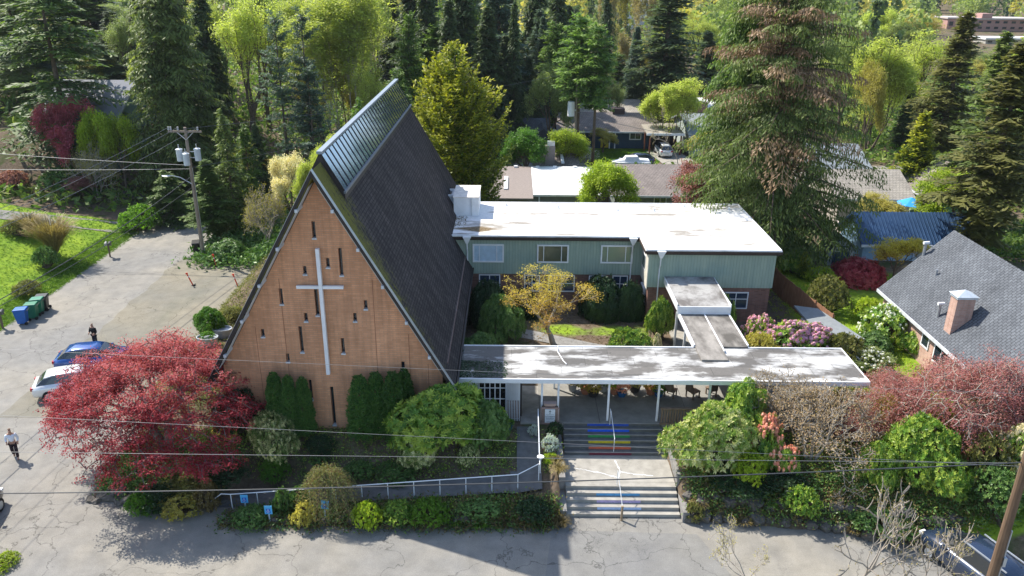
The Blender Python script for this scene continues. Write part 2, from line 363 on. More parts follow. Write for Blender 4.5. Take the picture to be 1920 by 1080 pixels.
# ------------------------------------------------------------------ plants
def nrm(a): return a/np.maximum(np.linalg.norm(a,axis=-1,keepdims=True),1e-9)
class LV:
    """collects leaf-sized diamond faces"""
    def __init__(s): s.P=[];s.U=[];s.W=[];s.v=[];s.t=[]
    def add(s,P,U,W,v,t=0.):
        n=len(P); s.P.append(P);s.U.append(U);s.W.append(W)
        s.v.append(np.broadcast_to(v,(n,)).copy()); s.t.append(np.broadcast_to(t,(n,)).copy())
    def count(s): return sum(len(p) for p in s.P)
    def mesh(s,name,mat):
        P=np.concatenate(s.P);U=np.concatenate(s.U);W=np.concatenate(s.W);v=np.concatenate(s.v);t=np.concatenate(s.t)
        n=len(P); V=np.stack([P-U,P+W,P+U,P-W],1).reshape(-1,3)
        me=bpy.data.meshes.new(name); me.vertices.add(4*n); me.vertices.foreach_set('co',V.astype('f4').ravel())
        me.loops.add(4*n); me.loops.foreach_set('vertex_index',np.arange(4*n,dtype='i4'))
        me.polygons.add(n); me.polygons.foreach_set('loop_start',(np.arange(n)*4).astype('i4')); me.update(calc_edges=True)
        for nm,a in (('v',v),('t',t)):
            at=me.attributes.new(nm,'FLOAT','FACE'); at.data.foreach_set('value',np.clip(a,0,1).astype('f4'))
        me.materials.append(mat); return me
def rnd(n): return nrm(rng.normal(size=(n,3)))
def perp(U):
    return nrm(np.cross(U,rnd(len(U))))
PR={}
def proto(name,crown,trunk,Hh,Rr): PR[name]=(crown,trunk,Hh,Rr)
def conifer(name,Hh,Rr,mat,levels=34,per=8,z0=.06,p=.8,droop=.25,rise=.35,leaf=.26,wid=.32,dens=1.,hang=.0,up=.0,gap=0.,bmat=None,tops=1,bare=0,dead=None,irr=.3):
    lv=LV(); tb=MB(); dl=LV()
    for tp in range(tops):
        ox,oy=(0,0) if tp==0 else (rng.uniform(-.45,.45)*Rr,rng.uniform(-.45,.45)*Rr)
        HH=Hh if tp==0 else Hh*rng.uniform(.78,.95)
        tb.tube([(0,0,-.6),(ox*.5,oy*.5,HH*.35),(ox,oy,HH*.7),(ox,oy,HH*.97)],[Hh*.017,Hh*.012,Hh*.007,.02],6)
        for i in range(levels):
            f=z0+(1-z0)*((i+rng.uniform(-.4,.4))/levels); f=min(max(f,z0),.995)
            if gap and rng.random()<gap: continue
            env=((1-f)/(1-z0))**p
            if bare and f<bare: env*=.35+.3*rng.random()
            env*=min(1,.55+2.2*(f-z0))
            f0=f
            for b in range(per):
                f=min(max(f0+rng.normal()*.55/levels,z0),.995)
                a=rng.uniform(0,2*math.pi); L=Rr*env*rng.uniform(1-irr*1.3,1+irr*.5)+.12*Rr*.3
                if L<.15: continue
                s0=rise*(f-.35)+rng.uniform(-.12,.12)
                d=np.array([math.cos(a),math.sin(a),0.]); sd=np.array([-d[1],d[0],0.])
                m=max(3,int(L/(leaf*1.35)*dens)); tt=(np.arange(m)+.5)/m*.92+.08
                base=np.array([ox*min(1,f*1.4),oy*min(1,f*1.4),f*HH])
                r=tt*L; z=s0*r-droop*r*r/L+up*r*tt
                C=base+d*r[:,None]; C[:,2]+=z
                if L>Rr*.3 and b%2==0: tb.tube([base,C[m//2],C[-1]],[.02+L*.012,.015+L*.006,.008],3,False)
                bd=nrm(d[None]*1.+np.array([0,0,1])*(s0-2*droop*tt+up*1.5*tt)[:,None])
                vv=rng.uniform(0,1); k=4
                isd=dead is not None and dead(a,f,rng)
                T=dl if isd else lv
                for side in (-1,1):
                    for j in range(k):
                        u=(j+.6)/k; ls=(.42*L*(1-tt*.75)+leaf*.8)*.75
                        P=C+sd*(side*ls*u)[:,None]+bd*(ls*u*.45)[:,None]; P[:,2]-=(hang*.5+.12)*ls*u*u+rng.uniform(0,leaf*.35,m)
                        P+=rng.normal(size=P.shape)*leaf*.28
                        U=nrm(sd*side+bd*.8+np.array([0,0,-1])*(hang*rng.uniform(.3,1.6,m)+.15)[:,None]+rng.normal(size=P.shape)*.35)*(leaf*rng.uniform(.7,1.3,m))[:,None]
                        W=perp(U)*.35+np.cross(nrm(U),[0,0,1])*.8; W=nrm(W)*(leaf*wid*rng.uniform(.7,1.2,m))[:,None]
                        T.add(P,U,W,np.clip(vv+rng.normal(size=m)*.18,0,1),np.clip(tt*.7+u*.35*(1-tt)+rng.normal(size=m)*.1,0,1)*(.6+.5*f))
                if hang>.5:
                    for j in range(3):
                        P=C+sd*rng.uniform(-.25,.25,(m,1))*L*.5; h=rng.uniform(.3,1.6,m)*hang*.6; P[:,2]-=h
                        U=np.array([[0,0,-1.]])*(leaf*rng.uniform(1.,1.8,m))[:,None]+rng.normal(size=P.shape)*.04
                        T.add(P,U,nrm(np.cross(U,rnd(m)))*(leaf*wid*.8),np.clip(vv+rng.normal(size=m)*.15,0,1),.2)
    cm=[lv.mesh(name+'_crown',mat)]
    if dl.count(): cm.append(dl.mesh(name+'_dead',M['deadleaf']))
    proto(name,cm,tb.mesh(name+'_trunk',bmat or M['bark'],True),Hh,Rr)
def limbs(tb,Hh,spread,depth,kids,trunkf,seed,up=.55,r0=.03,lean=(0,0),stems=1,flat=0.,minr=.012,crook=.25,dec=.7,tl=2):
    """recursive limb skeleton; returns tip points and directions"""
    rs=random.Random(seed); tips=[]
    def go(p,d,L,r,dep):
        n=3; pts=[p]; q=p.copy(); dd=d.copy()
        for i in range(n):
            dd=(dd+Vector((rs.gauss(0,crook),rs.gauss(0,crook),rs.gauss(0,crook*.6)))*.5+Vector((0,0,.06*(1-flat)))).normalized()
            q=q+dd*L/n; pts.append(q.copy())
        r1=max(minr,r*.62)
        tb.tube(pts,[max(minr,r+(r1-r)*i/n) for i in range(n+1)],5 if r>.04 else 3,False)
        if dep==0: tips.append((q.copy(),dd.copy())); return
        if dep<=tl: tips.append((pts[2].copy(),dd.copy()))
        nk=kids if not isinstance(kids,(list,tuple)) else kids[min(len(kids)-1,depth-dep)]
        a0=rs.uniform(0,6.28)
        for i in range(nk):
            a=a0+i*6.28/nk+rs.gauss(0,.3); sp=spread*rs.uniform(.7,1.25)
            if i==0 and nk>2: sp*=.4
            u=dd.orthogonal().normalized(); v=dd.cross(u)
            nd=(dd*math.cos(sp)+(u*math.cos(a)+v*math.sin(a))*math.sin(sp)); nd.z=nd.z*(1-flat)+(up-.5)*.5; nd.normalize()
            go(q,nd,L*dec*rs.uniform(.8,1.15),r1*(.9 if i==0 else .75),dep-1)
    for s in range(stems):
        a=s*6.28/max(1,stems)+rs.uniform(0,1); k=.0 if stems==1 else .35
        d=Vector((lean[0]+k*math.cos(a),lean[1]+k*math.sin(a),1)).normalized()
        go(Vector((0,0,-.3)),d,Hh*trunkf,Hh*r0/(stems**.5),depth)
    return tips
def broad(name,Hh,Rr,mat,bmat=None,dome=0.,depth=4,kids=3,spread=.6,trunkf=.3,nleaf=22,leaf=.16,cl=.55,seed=1,up=.55,r0=.03,stems=1,flat=0.,crook=.25,lean=(0,0),hang=0.,flatleaf=0.,minr=.012,dec=.72,wid=.55,bloom=None,tl=2):
    tb=MB(); tips=limbs(tb,Hh,spread,depth,kids,trunkf,seed,up,r0,lean,stems,flat,minr,crook,dec,tl)
    T=np.array([list(p) for p,_ in tips]); D=np.array([list(d) for _,d in tips])
    # fit to nominal size
    V=np.array(tb.v); zmax=T[:,2].max(); cx,cy=T[:,0].mean(),T[:,1].mean(); rr=np.percentile(np.hypot(T[:,0]-cx,T[:,1]-cy),93)
    s=np.array([Rr/rr,Rr/rr,Hh/zmax]); 
    # keep the trunk at the origin: shear out the crown's offset unless it leans
    V=V*s; T=T*s
    for A in (V,T):
        q=np.clip(np.hypot(A[:,0],A[:,1])/Rr,0,1.15); A[:,2]-=dome*Hh*q**2.2*np.clip((A[:,2]/Hh-.25)/.3,0,1)
    tb.v=[tuple(x) for x in V]
    lv=LV(); bl=LV()
    if nleaf:
        nt_=len(T); v=np.repeat(rng.uniform(0,1,nt_),nleaf)
        P=np.repeat(T,nleaf,0)+nrm(rng.normal(size=(nt_*nleaf,3)))*(rng.uniform(0,1,(nt_*nleaf,1))**.5)*cl*np.array([1,1,.62-.35*flatleaf])
        if hang: P[:,2]-=rng.uniform(0,hang,len(P))
        P+=np.repeat(D,nleaf,0)*rng.uniform(-.3,.5,(len(P),1))*cl
        U=nrm(rnd(len(P))*np.array([1,1,.5])+np.array([0,0,-.35-hang])+np.repeat(D,nleaf,0)*.4)*(leaf*rng.uniform(.6,1.3,(len(P),1)))
        W=nrm(np.cross(U,rnd(len(P))*.6+np.array([0,0,1.])))*(leaf*wid*rng.uniform(.7,1.2,(len(P),1)))
        lv.add(P,U,W,np.clip(v+rng.normal(size=len(P))*.15,0,1),np.clip((P[:,2]-Hh*.4)/(Hh*.6),0,1))  # third colour comes in with height in the crown
    cm=[lv.mesh(name+'_crown',mat)] if nleaf else []
    proto(name,cm,tb.mesh(name+'_trunk',bmat or M['bark'],True),Hh,Rr)
def lobed(name,lobes,n,leaf,mat,k=6,wid=.4,tilt=.5,inner=.35,bloom=0,bmat=None,bsz=.09,trunk=True,upb=.0,jit=.06,Hh=1,Rr=1,nb=26,hanging=0.):
    """bush: whorls of leaves over the surface of a clump of lobes"""
    lb=np.array(lobes,float); area=lb[:,3]*lb[:,4]+lb[:,3]*lb[:,5]; cnt=(n*area/area.sum()).astype(int)
    lv=LV(); bl=LV(); Ps=[];Ns=[];Vs=[]
    for i,l in enumerate(lb):
        d=rnd(cnt[i]*2); d=d[d[:,2]>-.35][:cnt[i]]
        rr=np.where(rng.uniform(size=len(d))<inner,rng.uniform(.6,.95,len(d)),1+rng.normal(size=len(d))*jit)
        bump=1+.10*np.sin(d[:,0]*7+i)*np.sin(d[:,1]*6+2*i)*1.
        P=l[:3]+d*l[3:6]*(rr*bump)[:,None]; ok=P[:,2]>.02
        for j,m in enumerate(lb):
            if j!=i: ok&=(((P-m[:3])/m[3:6])**2).sum(1)>.62
        N=nrm(d/l[3:6]+np.array([0,0,upb])); Ps.append(P[ok]);Ns.append(N[ok])
        Vs.append(np.clip(rng.uniform(.1,.9)+.3*np.sin(P[ok][:,0]*5+P[ok][:,2]*4)*np.cos(P[ok][:,1]*5)+rng.normal(size=ok.sum())*.18,0,1))
    P=np.concatenate(Ps);N=np.concatenate(Ns);V=np.concatenate(Vs); m=len(P)
    A=perp(N); B=np.cross(N,A); ph=rng.uniform(0,6.28,m); tipv=rng.uniform(0,1,m)
    for j in range(k):
        a=ph+6.283*j/k; D=nrm(A*np.cos(a)[:,None]+B*np.sin(a)[:,None]+N*(tilt*rng.uniform(.3,1.5,m))[:,None]-np.array([0,0,hanging]))
        L=leaf*rng.uniform(.7,1.25,(m,1)); W=nrm(np.cross(D,N)+.25*rnd(m))*L*wid
        lv.add(P+D*L,D*L,W,np.clip(V+rng.normal(size=m)*.1,0,1),tipv)
    cm=[lv.mesh(name+'_foliage',mat)]
    if bloom:
        s=rng.uniform(size=m)<bloom*(.4+1.2*(np.sin(P[:,0]*2.1+1)*np.sin(P[:,1]*2.3+P[:,2]*2)>0)); s&=(N[:,2]>-.1); Q=P[s]+N[s]*leaf*.7
        for j in range(nb):
            d=nrm(rnd(len(Q))+N[s]*.7); u=perp(d); bl.add(Q+d*bsz*rng.uniform(.5,1,(len(Q),1)),u*bsz*.55,np.cross(d,u)*bsz*.5,rng.uniform(0,1,len(Q)))
        cm.append(bl.mesh(name+'_blossom',bmat))
    tb=MB(); 
    for i,l in enumerate(lb):
        tb.tube([(0.04*i,0,-.2),(l[0]*.4,l[1]*.4,l[2]*.3),(l[0],l[1],l[2]+l[5]*.3)],[.05,.035,.012],4)
        for q in range(3):
            a=rng.uniform(0,6.28); tb.tube([(l[0]*.4,l[1]*.4,l[2]*.3),(l[0]+l[3]*.8*math.cos(a),l[1]+l[4]*.8*math.sin(a),l[2]+l[5]*.3)],[.025,.008],3)
    proto(name,cm,tb.mesh(name+'_stem',M['bark']),Hh,Rr)
def place(name,kind,label,cat,x,y,s=(1,1,1),rz=None,mat=None,group=None,z=None,parts=('crown','trunk','dead_foliage'),bm=None):
    cm,tm,hh,rr=PR[name]
    r=thing(kind,label,cat,(x,y,H(x,y)-.02 if z is None else z),rng.uniform(0,6.28) if rz is None else rz,group); r.scale=s
    for i,m in enumerate(cm):
        nm=parts[0] if i==0 else parts[2]
        o=bpy.data.objects.new(nm,m); COL.objects.link(o); o.parent=r
        if mat and i==0: o.material_slots[0].link='OBJECT'; o.material_slots[0].material=mat
    if tm is not None:
        o=bpy.data.objects.new(parts[1],tm); COL.objects.link(o); o.parent=r
        if bm: o.material_slots[0].link='OBJECT'; o.material_slots[0].material=bm
    return r
def tree(name,kind,label,px,pytop,D,wpx,mat=None,rz=None,group=None,cat='tree',**kw):
    """tree whose top stands at pixel (px,pytop) at distance D, crown wpx pixels wide"""
    t=atD(px,pytop,D); gz=H(t.x,D); hh=t.z-gz; rr=wpx/F*(D*.9265+(CAMZ-t.z)*.376)/2
    h0,r0=PR[name][2:]; return place(name,kind,label,cat,t.x,D,(rr/r0,rr/r0,hh/h0),rz,mat,group,**kw)
def bush(name,kind,label,px,py,wpx,hpx,D=None,cat='shrub',mat=None,rz=None,group=None,sy=None,parts=('foliage','stem','blossom')):
    """bush whose foot is near pixel (px,py) on the ground, wpx wide and hpx tall in the picture"""
    p=G(px,py) if D is None else atD(px,py,D); zc=p.y*.9265+(CAMZ-p.z)*.376; mpp=zc/F
    ang=math.atan2(CAMZ-p.z,p.y); rr=wpx*mpp/2; hh=max(.25,(hpx*mpp-rr*math.sin(ang)*.8)/math.cos(ang))
    h0,r0=PR[name][2:]; return place(name,kind,label,cat,p.x,p.y,(rr/r0,(sy or rr)/r0,hh/h0),rz,mat,group,parts=parts)
# leaf materials
LM={}
def lm(n,*a,**k): LM[n]=leaf(n,*a,**k)
lm('dark_needle',(.035,.062,.03),(.07,.11,.045),(.13,.18,.07))
lm('blue_needle',(.05,.09,.065),(.09,.15,.11),(.14,.2,.14))
lm('mid_needle',(.055,.12,.025),(.11,.19,.035),(.17,.25,.05))
lm('cedar_needle',(.055,.105,.032),(.11,.19,.045),(.19,.28,.06))
lm('fir_bright',(.06,.13,.03),(.13,.23,.05),(.2,.31,.06))
lm('golden',(.06,.12,.015),(.13,.2,.02),(.52,.50,.04))
lm('hemlock',(.065,.10,.028),(.125,.175,.048),(.20,.25,.07))
lm('olive_needle',(.09,.105,.03),(.18,.19,.055),(.26,.25,.08))
M['deadleaf']=leaf('dead_needles',(.15,.09,.05),(.28,.19,.11),tr=.15)
lm('spring_yellow',(.34,.40,.08),(.56,.60,.15),tr=.45)
lm('spring_green',(.22,.33,.02),(.42,.50,.05),tr=.45)
lm('bright_green',(.06,.17,.02),(.13,.27,.03),tr=.4)
lm('soft_green',(.17,.23,.07),(.30,.35,.12),tr=.4)
lm('olive_gold',(.34,.30,.06),(.50,.44,.12),tr=.4)
lm('straw',(.30,.24,.10),(.44,.36,.15),tr=.3)
lm('orange_gold',(.40,.21,.06),(.48,.34,.06),(.56,.46,.06),tr=.4)
lm('red_maple',(.24,.02,.035),(.42,.06,.08),(.46,.11,.12),tr=.4)
lm('pink_maple',(.32,.10,.10),(.50,.23,.20),tr=.35)
lm('purple_plum',(.22,.085,.08),(.36,.17,.15),tr=.3)
lm('hot_pink',(.42,.07,.12),(.55,.14,.2),tr=.3)
lm('rhodo',(.04,.10,.025),(.09,.18,.04),(.16,.26,.07),rough=.4,tr=.2)
lm('rhodo_dark',(.016,.04,.016),(.035,.075,.025),rough=.4,tr=.2)
lm('rhodo_light',(.16,.27,.04),(.28,.40,.08),(.62,.62,.28),rough=.4,tr=.25)
lm('rhodo_green',(.06,.15,.025),(.14,.27,.035),(.34,.44,.07),rough=.4,tr=.25)
lm('rhodo_cream',(.09,.16,.04),(.18,.27,.06),(.75,.72,.36),rough=.45,tr=.25)
lm('arbor',(.03,.09,.02),(.065,.15,.03),(.10,.2,.04),tr=.2)
lm('weeping',(.19,.24,.08),(.32,.35,.14),(.32,.21,.11),tr=.35)
lm('dry_grass',(.20,.15,.06),(.33,.26,.11),tr=.3)
lm('grass',(.08,.18,.02),(.17,.28,.03),tr=.35)
lm('bronze',(.26,.17,.09),(.40,.30,.16))
lm('fern',(.09,.2,.02),(.17,.32,.03),tr=.4)
lm('brown_fern',(.11,.09,.04),(.21,.16,.06),tr=.3)
for n,a,b in (('pink_blossom',(.74,.33,.50),(.86,.58,.70)),('salmon_blossom',(.68,.24,.16),(.82,.48,.36)),('cream_blossom',(.72,.62,.34),(.8,.74,.52)),
    ('white_blossom',(.7,.7,.66),(.82,.82,.8)),('blue_blossom',(.15,.22,.6),(.3,.38,.75)),('silver_leaf',(.42,.48,.46),(.62,.68,.66)),('red_blossom',(.55,.04,.05),(.65,.12,.12))): LM[n]=leaf(n,a,b,tr=.3)
# prototypes
conifer('fir_a',26,5,LM['dark_needle'],levels=44,per=11,leaf=.46,dens=1.1,droop=.3)
conifer('fir_b',26,4.6,LM['dark_needle'],levels=40,per=10,leaf=.46,dens=1.1,droop=.42,irr=.45,gap=.08)
conifer('fir_c',26,5,LM['mid_needle'],levels=38,per=10,leaf=.42,dens=1.1,droop=.15,rise=.6,irr=.5,gap=.1,z0=.12,bare=.3)
conifer('cedar',24,7.5,LM['cedar_needle'],levels=20,per=10,leaf=.42,dens=1.1,droop=.22,rise=.3,p=.62,gap=.1,z0=.12,irr=.4)
conifer('cypress',22,6,LM['hemlock'],levels=50,per=13,leaf=.26,dens=.95,droop=.25,rise=.25,p=.5,hang=.45,z0=.03,irr=.35)
conifer('golden',14,5.6,LM['golden'],levels=26,per=10,leaf=.21,dens=.95,droop=.1,rise=.6,up=.6,p=.6,tops=5,z0=.02,wid=.42,irr=.5)
conifer('cone',10,3.2,LM['golden'],levels=24,per=13,leaf=.24,dens=1.0,droop=.05,rise=.3,up=.4,p=.75,z0=.02,wid=.42,irr=.25)
conifer('layer',22,5,LM['fir_bright'],levels=22,per=9,leaf=.42,dens=1.1,droop=.12,rise=.5,p=.7,z0=.46,gap=.12,irr=.5)
conifer('spruce',26,8,LM['hemlock'],levels=40,per=13,leaf=.19,dens=.95,droop=.5,rise=.5,up=.3,p=.42,hang=.85,z0=.03,irr=.6,wid=.3,gap=.06,
    dead=lambda a,f,r:(f>.52 and math.cos(a+1.9)>-.25 and r.random()<.48) or (f>.3 and r.random()<.12))
conifer('pine',18,4.6,LM['blue_needle'],levels=15,per=7,leaf=.3,dens=1.3,droop=.0,rise=.5,p=.45,z0=.25,gap=.12,wid=.3,irr=.5)
conifer('smallfir',7,2.6,LM['blue_needle'],levels=16,per=9,leaf=.2,dens=1.0,droop=.2,z0=.03,irr=.35)
broad('maple_y',20,6,LM['spring_yellow'],depth=5,kids=3,nleaf=40,leaf=.17,cl=1.2,tl=4,seed=3,trunkf=.17,spread=.5,up=.62,dec=.82)
broad('poplar',30,5,LM['spring_yellow'],bmat=M['pbark'],depth=5,kids=3,nleaf=30,leaf=.18,cl=1.1,tl=4,seed=5,trunkf=.22,dec=.84,spread=.28,up=.9,stems=3,r0=.018)
broad('column',30,2.6,LM['straw'],bmat=M['pbark'],depth=5,kids=3,nleaf=9,leaf=.2,cl=.8,tl=4,dec=.82,seed=6,trunkf=.22,spread=.16,up=.98,stems=2,r0=.014)
broad('round',9,4.5,LM['soft_green'],depth=5,kids=3,nleaf=44,leaf=.14,cl=.8,seed=8,trunkf=.24,spread=.7,r0=.03)
broad('round2',7,3.6,LM['bright_green'],depth=4,kids=4,nleaf=80,leaf=.13,cl=.8,seed=9,trunkf=.26,spread=.75)
broad('upright',8,3,LM['spring_green'],depth=5,kids=3,nleaf=40,leaf=.10,cl=.75,tl=4,seed=10,trunkf=.2,spread=.42,up=.8,stems=3,r0=.02)
broad('airy',5,2.7,LM['orange_gold'],bmat=M['pbark'],depth=5,kids=[3,3,3,3,3],nleaf=22,leaf=.055,cl=.36,seed=11,trunkf=.30,spread=.55,up=.62,r0=.026,minr=.008,crook=.2,wid=.4,flatleaf=.6)
broad('umbrella',5.6,5.4,LM['red_maple'],bmat=plain('maple_bark',(.17,.14,.125),.9,.1,var=.3),depth=6,kids=[4,4,3,3,2,2],nleaf=46,leaf=.062,cl=.40,seed=24,trunkf=.26,spread=.85,up=.56,flat=.3,r0=.04,stems=2,hang=.12,flatleaf=.8,dome=.3,wid=.45,minr=.012)
broad('lace',4.2,3.6,LM['pink_maple'],bmat=M['pbark'],depth=6,kids=[4,4,3,3,2,2],nleaf=26,leaf=.05,cl=.40,dome=.35,seed=9,trunkf=.26,spread=.85,up=.56,flat=.3,r0=.03,stems=2,hang=.12,minr=.009,wid=.4)
broad('twiggy',4,3,LM['bronze'],bmat=M['pbark'],depth=6,kids=[4,3,3,2,2,2],nleaf=3,leaf=.06,cl=.3,seed=16,trunkf=.22,spread=.7,up=.55,flat=.2,r0=.03,stems=3,minr=.009,crook=.4)
broad('bare',9,2.6,LM['olive_gold'],bmat=M['pbark'],depth=5,kids=[4,3,3,3,2],nleaf=2,leaf=.05,cl=.12,seed=17,trunkf=.5,spread=.7,up=.6,r0=.013,minr=.021,crook=.55,dec=.55)
broad('knobbly',4,3,LM['straw'],bmat=M['pbark'],depth=4,kids=[4,3,3,3],nleaf=4,leaf=.05,cl=.15,seed=21,trunkf=.36,spread=.8,up=.56,r0=.022,minr=.02,crook=.55,dec=.72)
broad('vine',3,2.4,LM['orange_gold'],bmat=M['bark'],depth=5,kids=[4,3,3,2,2],nleaf=16,leaf=.10,cl=.35,seed=19,trunkf=.22,spread=.6,stems=3,r0=.02,minr=.008)
def L6(seed,n=6,r=.6,h=.55,base=.45):
    rs=random.Random(seed); o=[(0,0,base,.62,.62,.5)]
    for i in range(n):
        a=6.28*i/n+rs.uniform(-.3,.3); d=rs.uniform(.38,.62); s=rs.uniform(.3,.44)
        o.append((d*math.cos(a),d*math.sin(a),rs.uniform(.25,.6),s,s,s*rs.uniform(.75,1.05)))
    for i in range(3):
        a=rs.uniform(0,6.28); o.append((.25*math.cos(a),.25*math.sin(a),rs.uniform(.6,.72),.32,.32,.27))
    for i in range(15):
        a=rs.uniform(0,6.28); e=rs.uniform(.05,1.5); rr=.78; s=rs.uniform(.13,.24); o.append((rr*math.cos(a)*math.cos(e),rr*math.sin(a)*math.cos(e),.28+.62*math.sin(e),s,s,s*.9))
    return o
def scl(L,s): return [tuple(v*s for v in l) for l in L]
lobed('rhodo',scl(L6(1),2.2),4200,.095,LM['rhodo'],k=7,wid=.34,Hh=2.1,Rr=2.1)
lobed('rhodo2',scl(L6(2,7),2.2),4600,.085,LM['rhodo_light'],k=7,wid=.36,Hh=2.1,Rr=2.1,tilt=.8)
lobed('rhodo3',scl(L6(3,5),1.3),1500,.085,LM['rhodo'],k=6,wid=.38,Hh=1.25,Rr=1.25)
lobed('pinkrhodo',scl(L6(4,6),1.6),1500,.08,LM['rhodo_green'],bloom=.75,bmat=LM['pink_blossom'],Hh=1.5,Rr=1.5,bsz=.085)
lobed('salmonrhodo',scl(L6(5,5),1.2),900,.09,LM['rhodo_green'],bloom=.38,bmat=LM['salmon_blossom'],Hh=1.15,Rr=1.15,bsz=.11)
lobed('creamrhodo',scl(L6(6,6),1.4),900,.09,LM['rhodo_green'],bloom=.65,bmat=LM['cream_blossom'],Hh=1.3,Rr=1.3,bsz=.12)
lobed('whitebush',scl(L6(7,6),1.4),1500,.08,LM['soft_green'],bloom=.35,bmat=LM['white_blossom'],Hh=1.3,Rr=1.3,bsz=.07,nb=12)
lobed('shrub',scl(L6(8,6),1.2),1700,.055,LM['rhodo_green'],k=5,wid=.5,tilt=.9,Hh=1.1,Rr=1.1,jit=.16)
lobed('smallshrub',scl(L6(9,4),.6),420,.05,LM['rhodo_green'],k=5,wid=.5,tilt=.9,Hh=.55,Rr=.55,jit=.18)
lobed('mound',[(0,0,0.1,1,1,.9)]+[(.5*math.cos(a),.5*math.sin(a),.3,.5,.5,.55) for a in (0,2,4)],2300,.06,LM['rhodo_dark'],k=5,wid=.5,Hh=1,Rr=1,jit=.04)
rs=random.Random(5)
lobed('column_arbor',[(0,0,.55,.5,.5,.6),(0,0,1.3,.47,.47,.7),(.02,.02,2.1,.40,.40,.7),(0,0,2.75,.25,.25,.45)],3600,.055,LM['arbor'],k=4,wid=.38,tilt=1.6,upb=1.2,Hh=3.2,Rr=.5,jit=.07)
def weeper(name,mat,Hh,Rr,n=420,leaf=.05,seed=3,straight=0.):
    lv=LV(); tb=MB(); rs=random.Random(seed); tb.tube([(0,0,-.2),(0.05,0,Hh*.55),(0,0.03,Hh*.85)],[.09,.06,.03],6)
    for i in range(n):
        a=rs.uniform(0,6.28); r=Rr*rs.uniform(.35,1.); h=Hh*rs.uniform(.75,1.); m=16; t=np.linspace(0,1,m)
        rad=r*(t**.75); z=h+(.18*Hh*np.sin(t*3.1)*(1-t))-(h-.05-rs.uniform(0,.3)*Hh)*(t**2.2)
        P=np.stack([rad*math.cos(a+.3*t.mean()),rad*math.sin(a),z],-1)+rng.normal(size=(m,3))*.03
        if i%4==0: tb.tube([P[0],P[m//3],P[2*m//3],P[-1]],[.012,.009,.006,.004],3,False)
        U=np.gradient(P,axis=0); U=nrm(U+rng.normal(size=U.shape)*.05)
        for j in range(3):
            u=nrm(U+rnd(m)*.7)*leaf; lv.add(P+rng.normal(size=P.shape)*.03,u,nrm(np.cross(u,rnd(m)))*leaf*.3,rs.random(),rs.random()*.9)
    proto(name,[lv.mesh(name+'_crown',mat)],tb.mesh(name+'_t',M['bark']),Hh,Rr)
weeper('weeper',LM['weeping'],2.,1.9,n=300)
def tuft(name,mat,n,Hh,Rr,seg=5,leaf=.02,arch=1.,blades=None):
    lv=LV(); rs=random.Random(n)
    for i in range(n):
        a=rs.uniform(0,6.28); r=Rr*rs.uniform(.3,1.); h=Hh*rs.uniform(.6,1.); t=np.linspace(0,1,seg+1)
        x=r*t; z=h*(t*1.7-t*t*1.1*arch)
        P=np.stack([x*math.cos(a),x*math.sin(a),z],-1); C=(P[1:]+P[:-1])/2; U=(P[1:]-P[:-1])*.62
        sd=np.array([-math.sin(a),math.cos(a),0.])
        if blades:  # fern frond: leaflets
            w=blades*np.sin(np.linspace(.5,3.,seg))
            lv.add(C,U,sd*w[:,None],rs.random(),0); 
        else: lv.add(C,U,np.broadcast_to(sd*leaf,C.shape),rs.random(),0)
    proto(name,[lv.mesh(name+'_leaves',mat)],None,Hh,Rr)
tuft('fern',LM['fern'],60,.6,.8,seg=7,blades=.075)
tuft('grasstuft',LM['dry_grass'],260,.9,.7,leaf=.014)
tuft('reeds',LM['dry_grass'],900,2.0,1.6,leaf=.02,arch=.7)
def scatter(name,label,cat,mat,n,fn,leaf,mask=None,h=.25,group=None,clump=10,wid=.45):
    """ground cover: n clumps at positions from fn(n)"""
    P=fn(n); P=P if mask is None else P[mask(P)]
    z=Hn(P[:,0],P[:,1]); m=len(P); lv=LV(); V=rng.uniform(0,1,m)
    for j in range(clump):
        q=np.stack([P[:,0],P[:,1],z],-1)+np.concatenate([rng.normal(size=(m,2))*h*.8,rng.uniform(0,h,(m,1))],1)
        U=nrm(rnd(m)*np.array([1,1,.6])+np.array([0,0,.5]))*leaf*rng.uniform(.6,1.4,(m,1))
        lv.add(q,U,nrm(np.cross(U,rnd(m)))*leaf*wid,np.clip(V+rng.normal(size=m)*.2,0,1),rng.uniform(0,1,m))
    o=bpy.data.objects.new(name,lv.mesh(name,mat)); COL.objects.link(o)
    return tag(o,label,cat,group,'stuff')
def rect(x0,x1,y0,y1): return lambda n: np.stack([rng.uniform(x0,x1,n),rng.uniform(y0,y1,n)],-1)
# ------------------------------------------------------------------ church
RX,RZ=-8.8,15.2; SLP=10.7/6.05
ch=thing('church','steep A-frame church with orange brick gable and tall white cross','church',(0,0,0))
def glass_win(parent,x0,x1,y,z0,z1,cols=(.33,.67),rows=(),fw=.09,gm=None,fm=None,name='window'):
    """window facing -y: proud frame, glass set back inside it"""
    m=MB(); m.box(x0-fw,x1+fw,y-.07,y+.02,z0-fw,z0); m.box(x0-fw,x1+fw,y-.07,y+.02,z1,z1+fw)
    m.box(x0-fw,x0,y-.07,y+.02,z0,z1); m.box(x1,x1+fw,y-.07,y+.02,z0,z1)
    for c in cols: xx=x0+(x1-x0)*c; m.box(xx-.025,xx+.025,y-.062,y+.01,z0,z1)
    for c in rows: zz=z0+(z1-z0)*c; m.box(x0,x1,y-.058,y+.008,zz-.022,zz+.022)
    wnd=m.build(name,fm or M['white'],parent)
    MB().box(x0+.001,x1-.001,y-.03,y-.012,z0+.001,z1-.001).build('pane',gm or M['glass'],wnd); return wnd
gw=MB().extr([(-14.2,.8),(-3.4,.8),(-3.4,5.2),(RX,14.73),(-14.2,5.2)],'y',34.6,34.95)
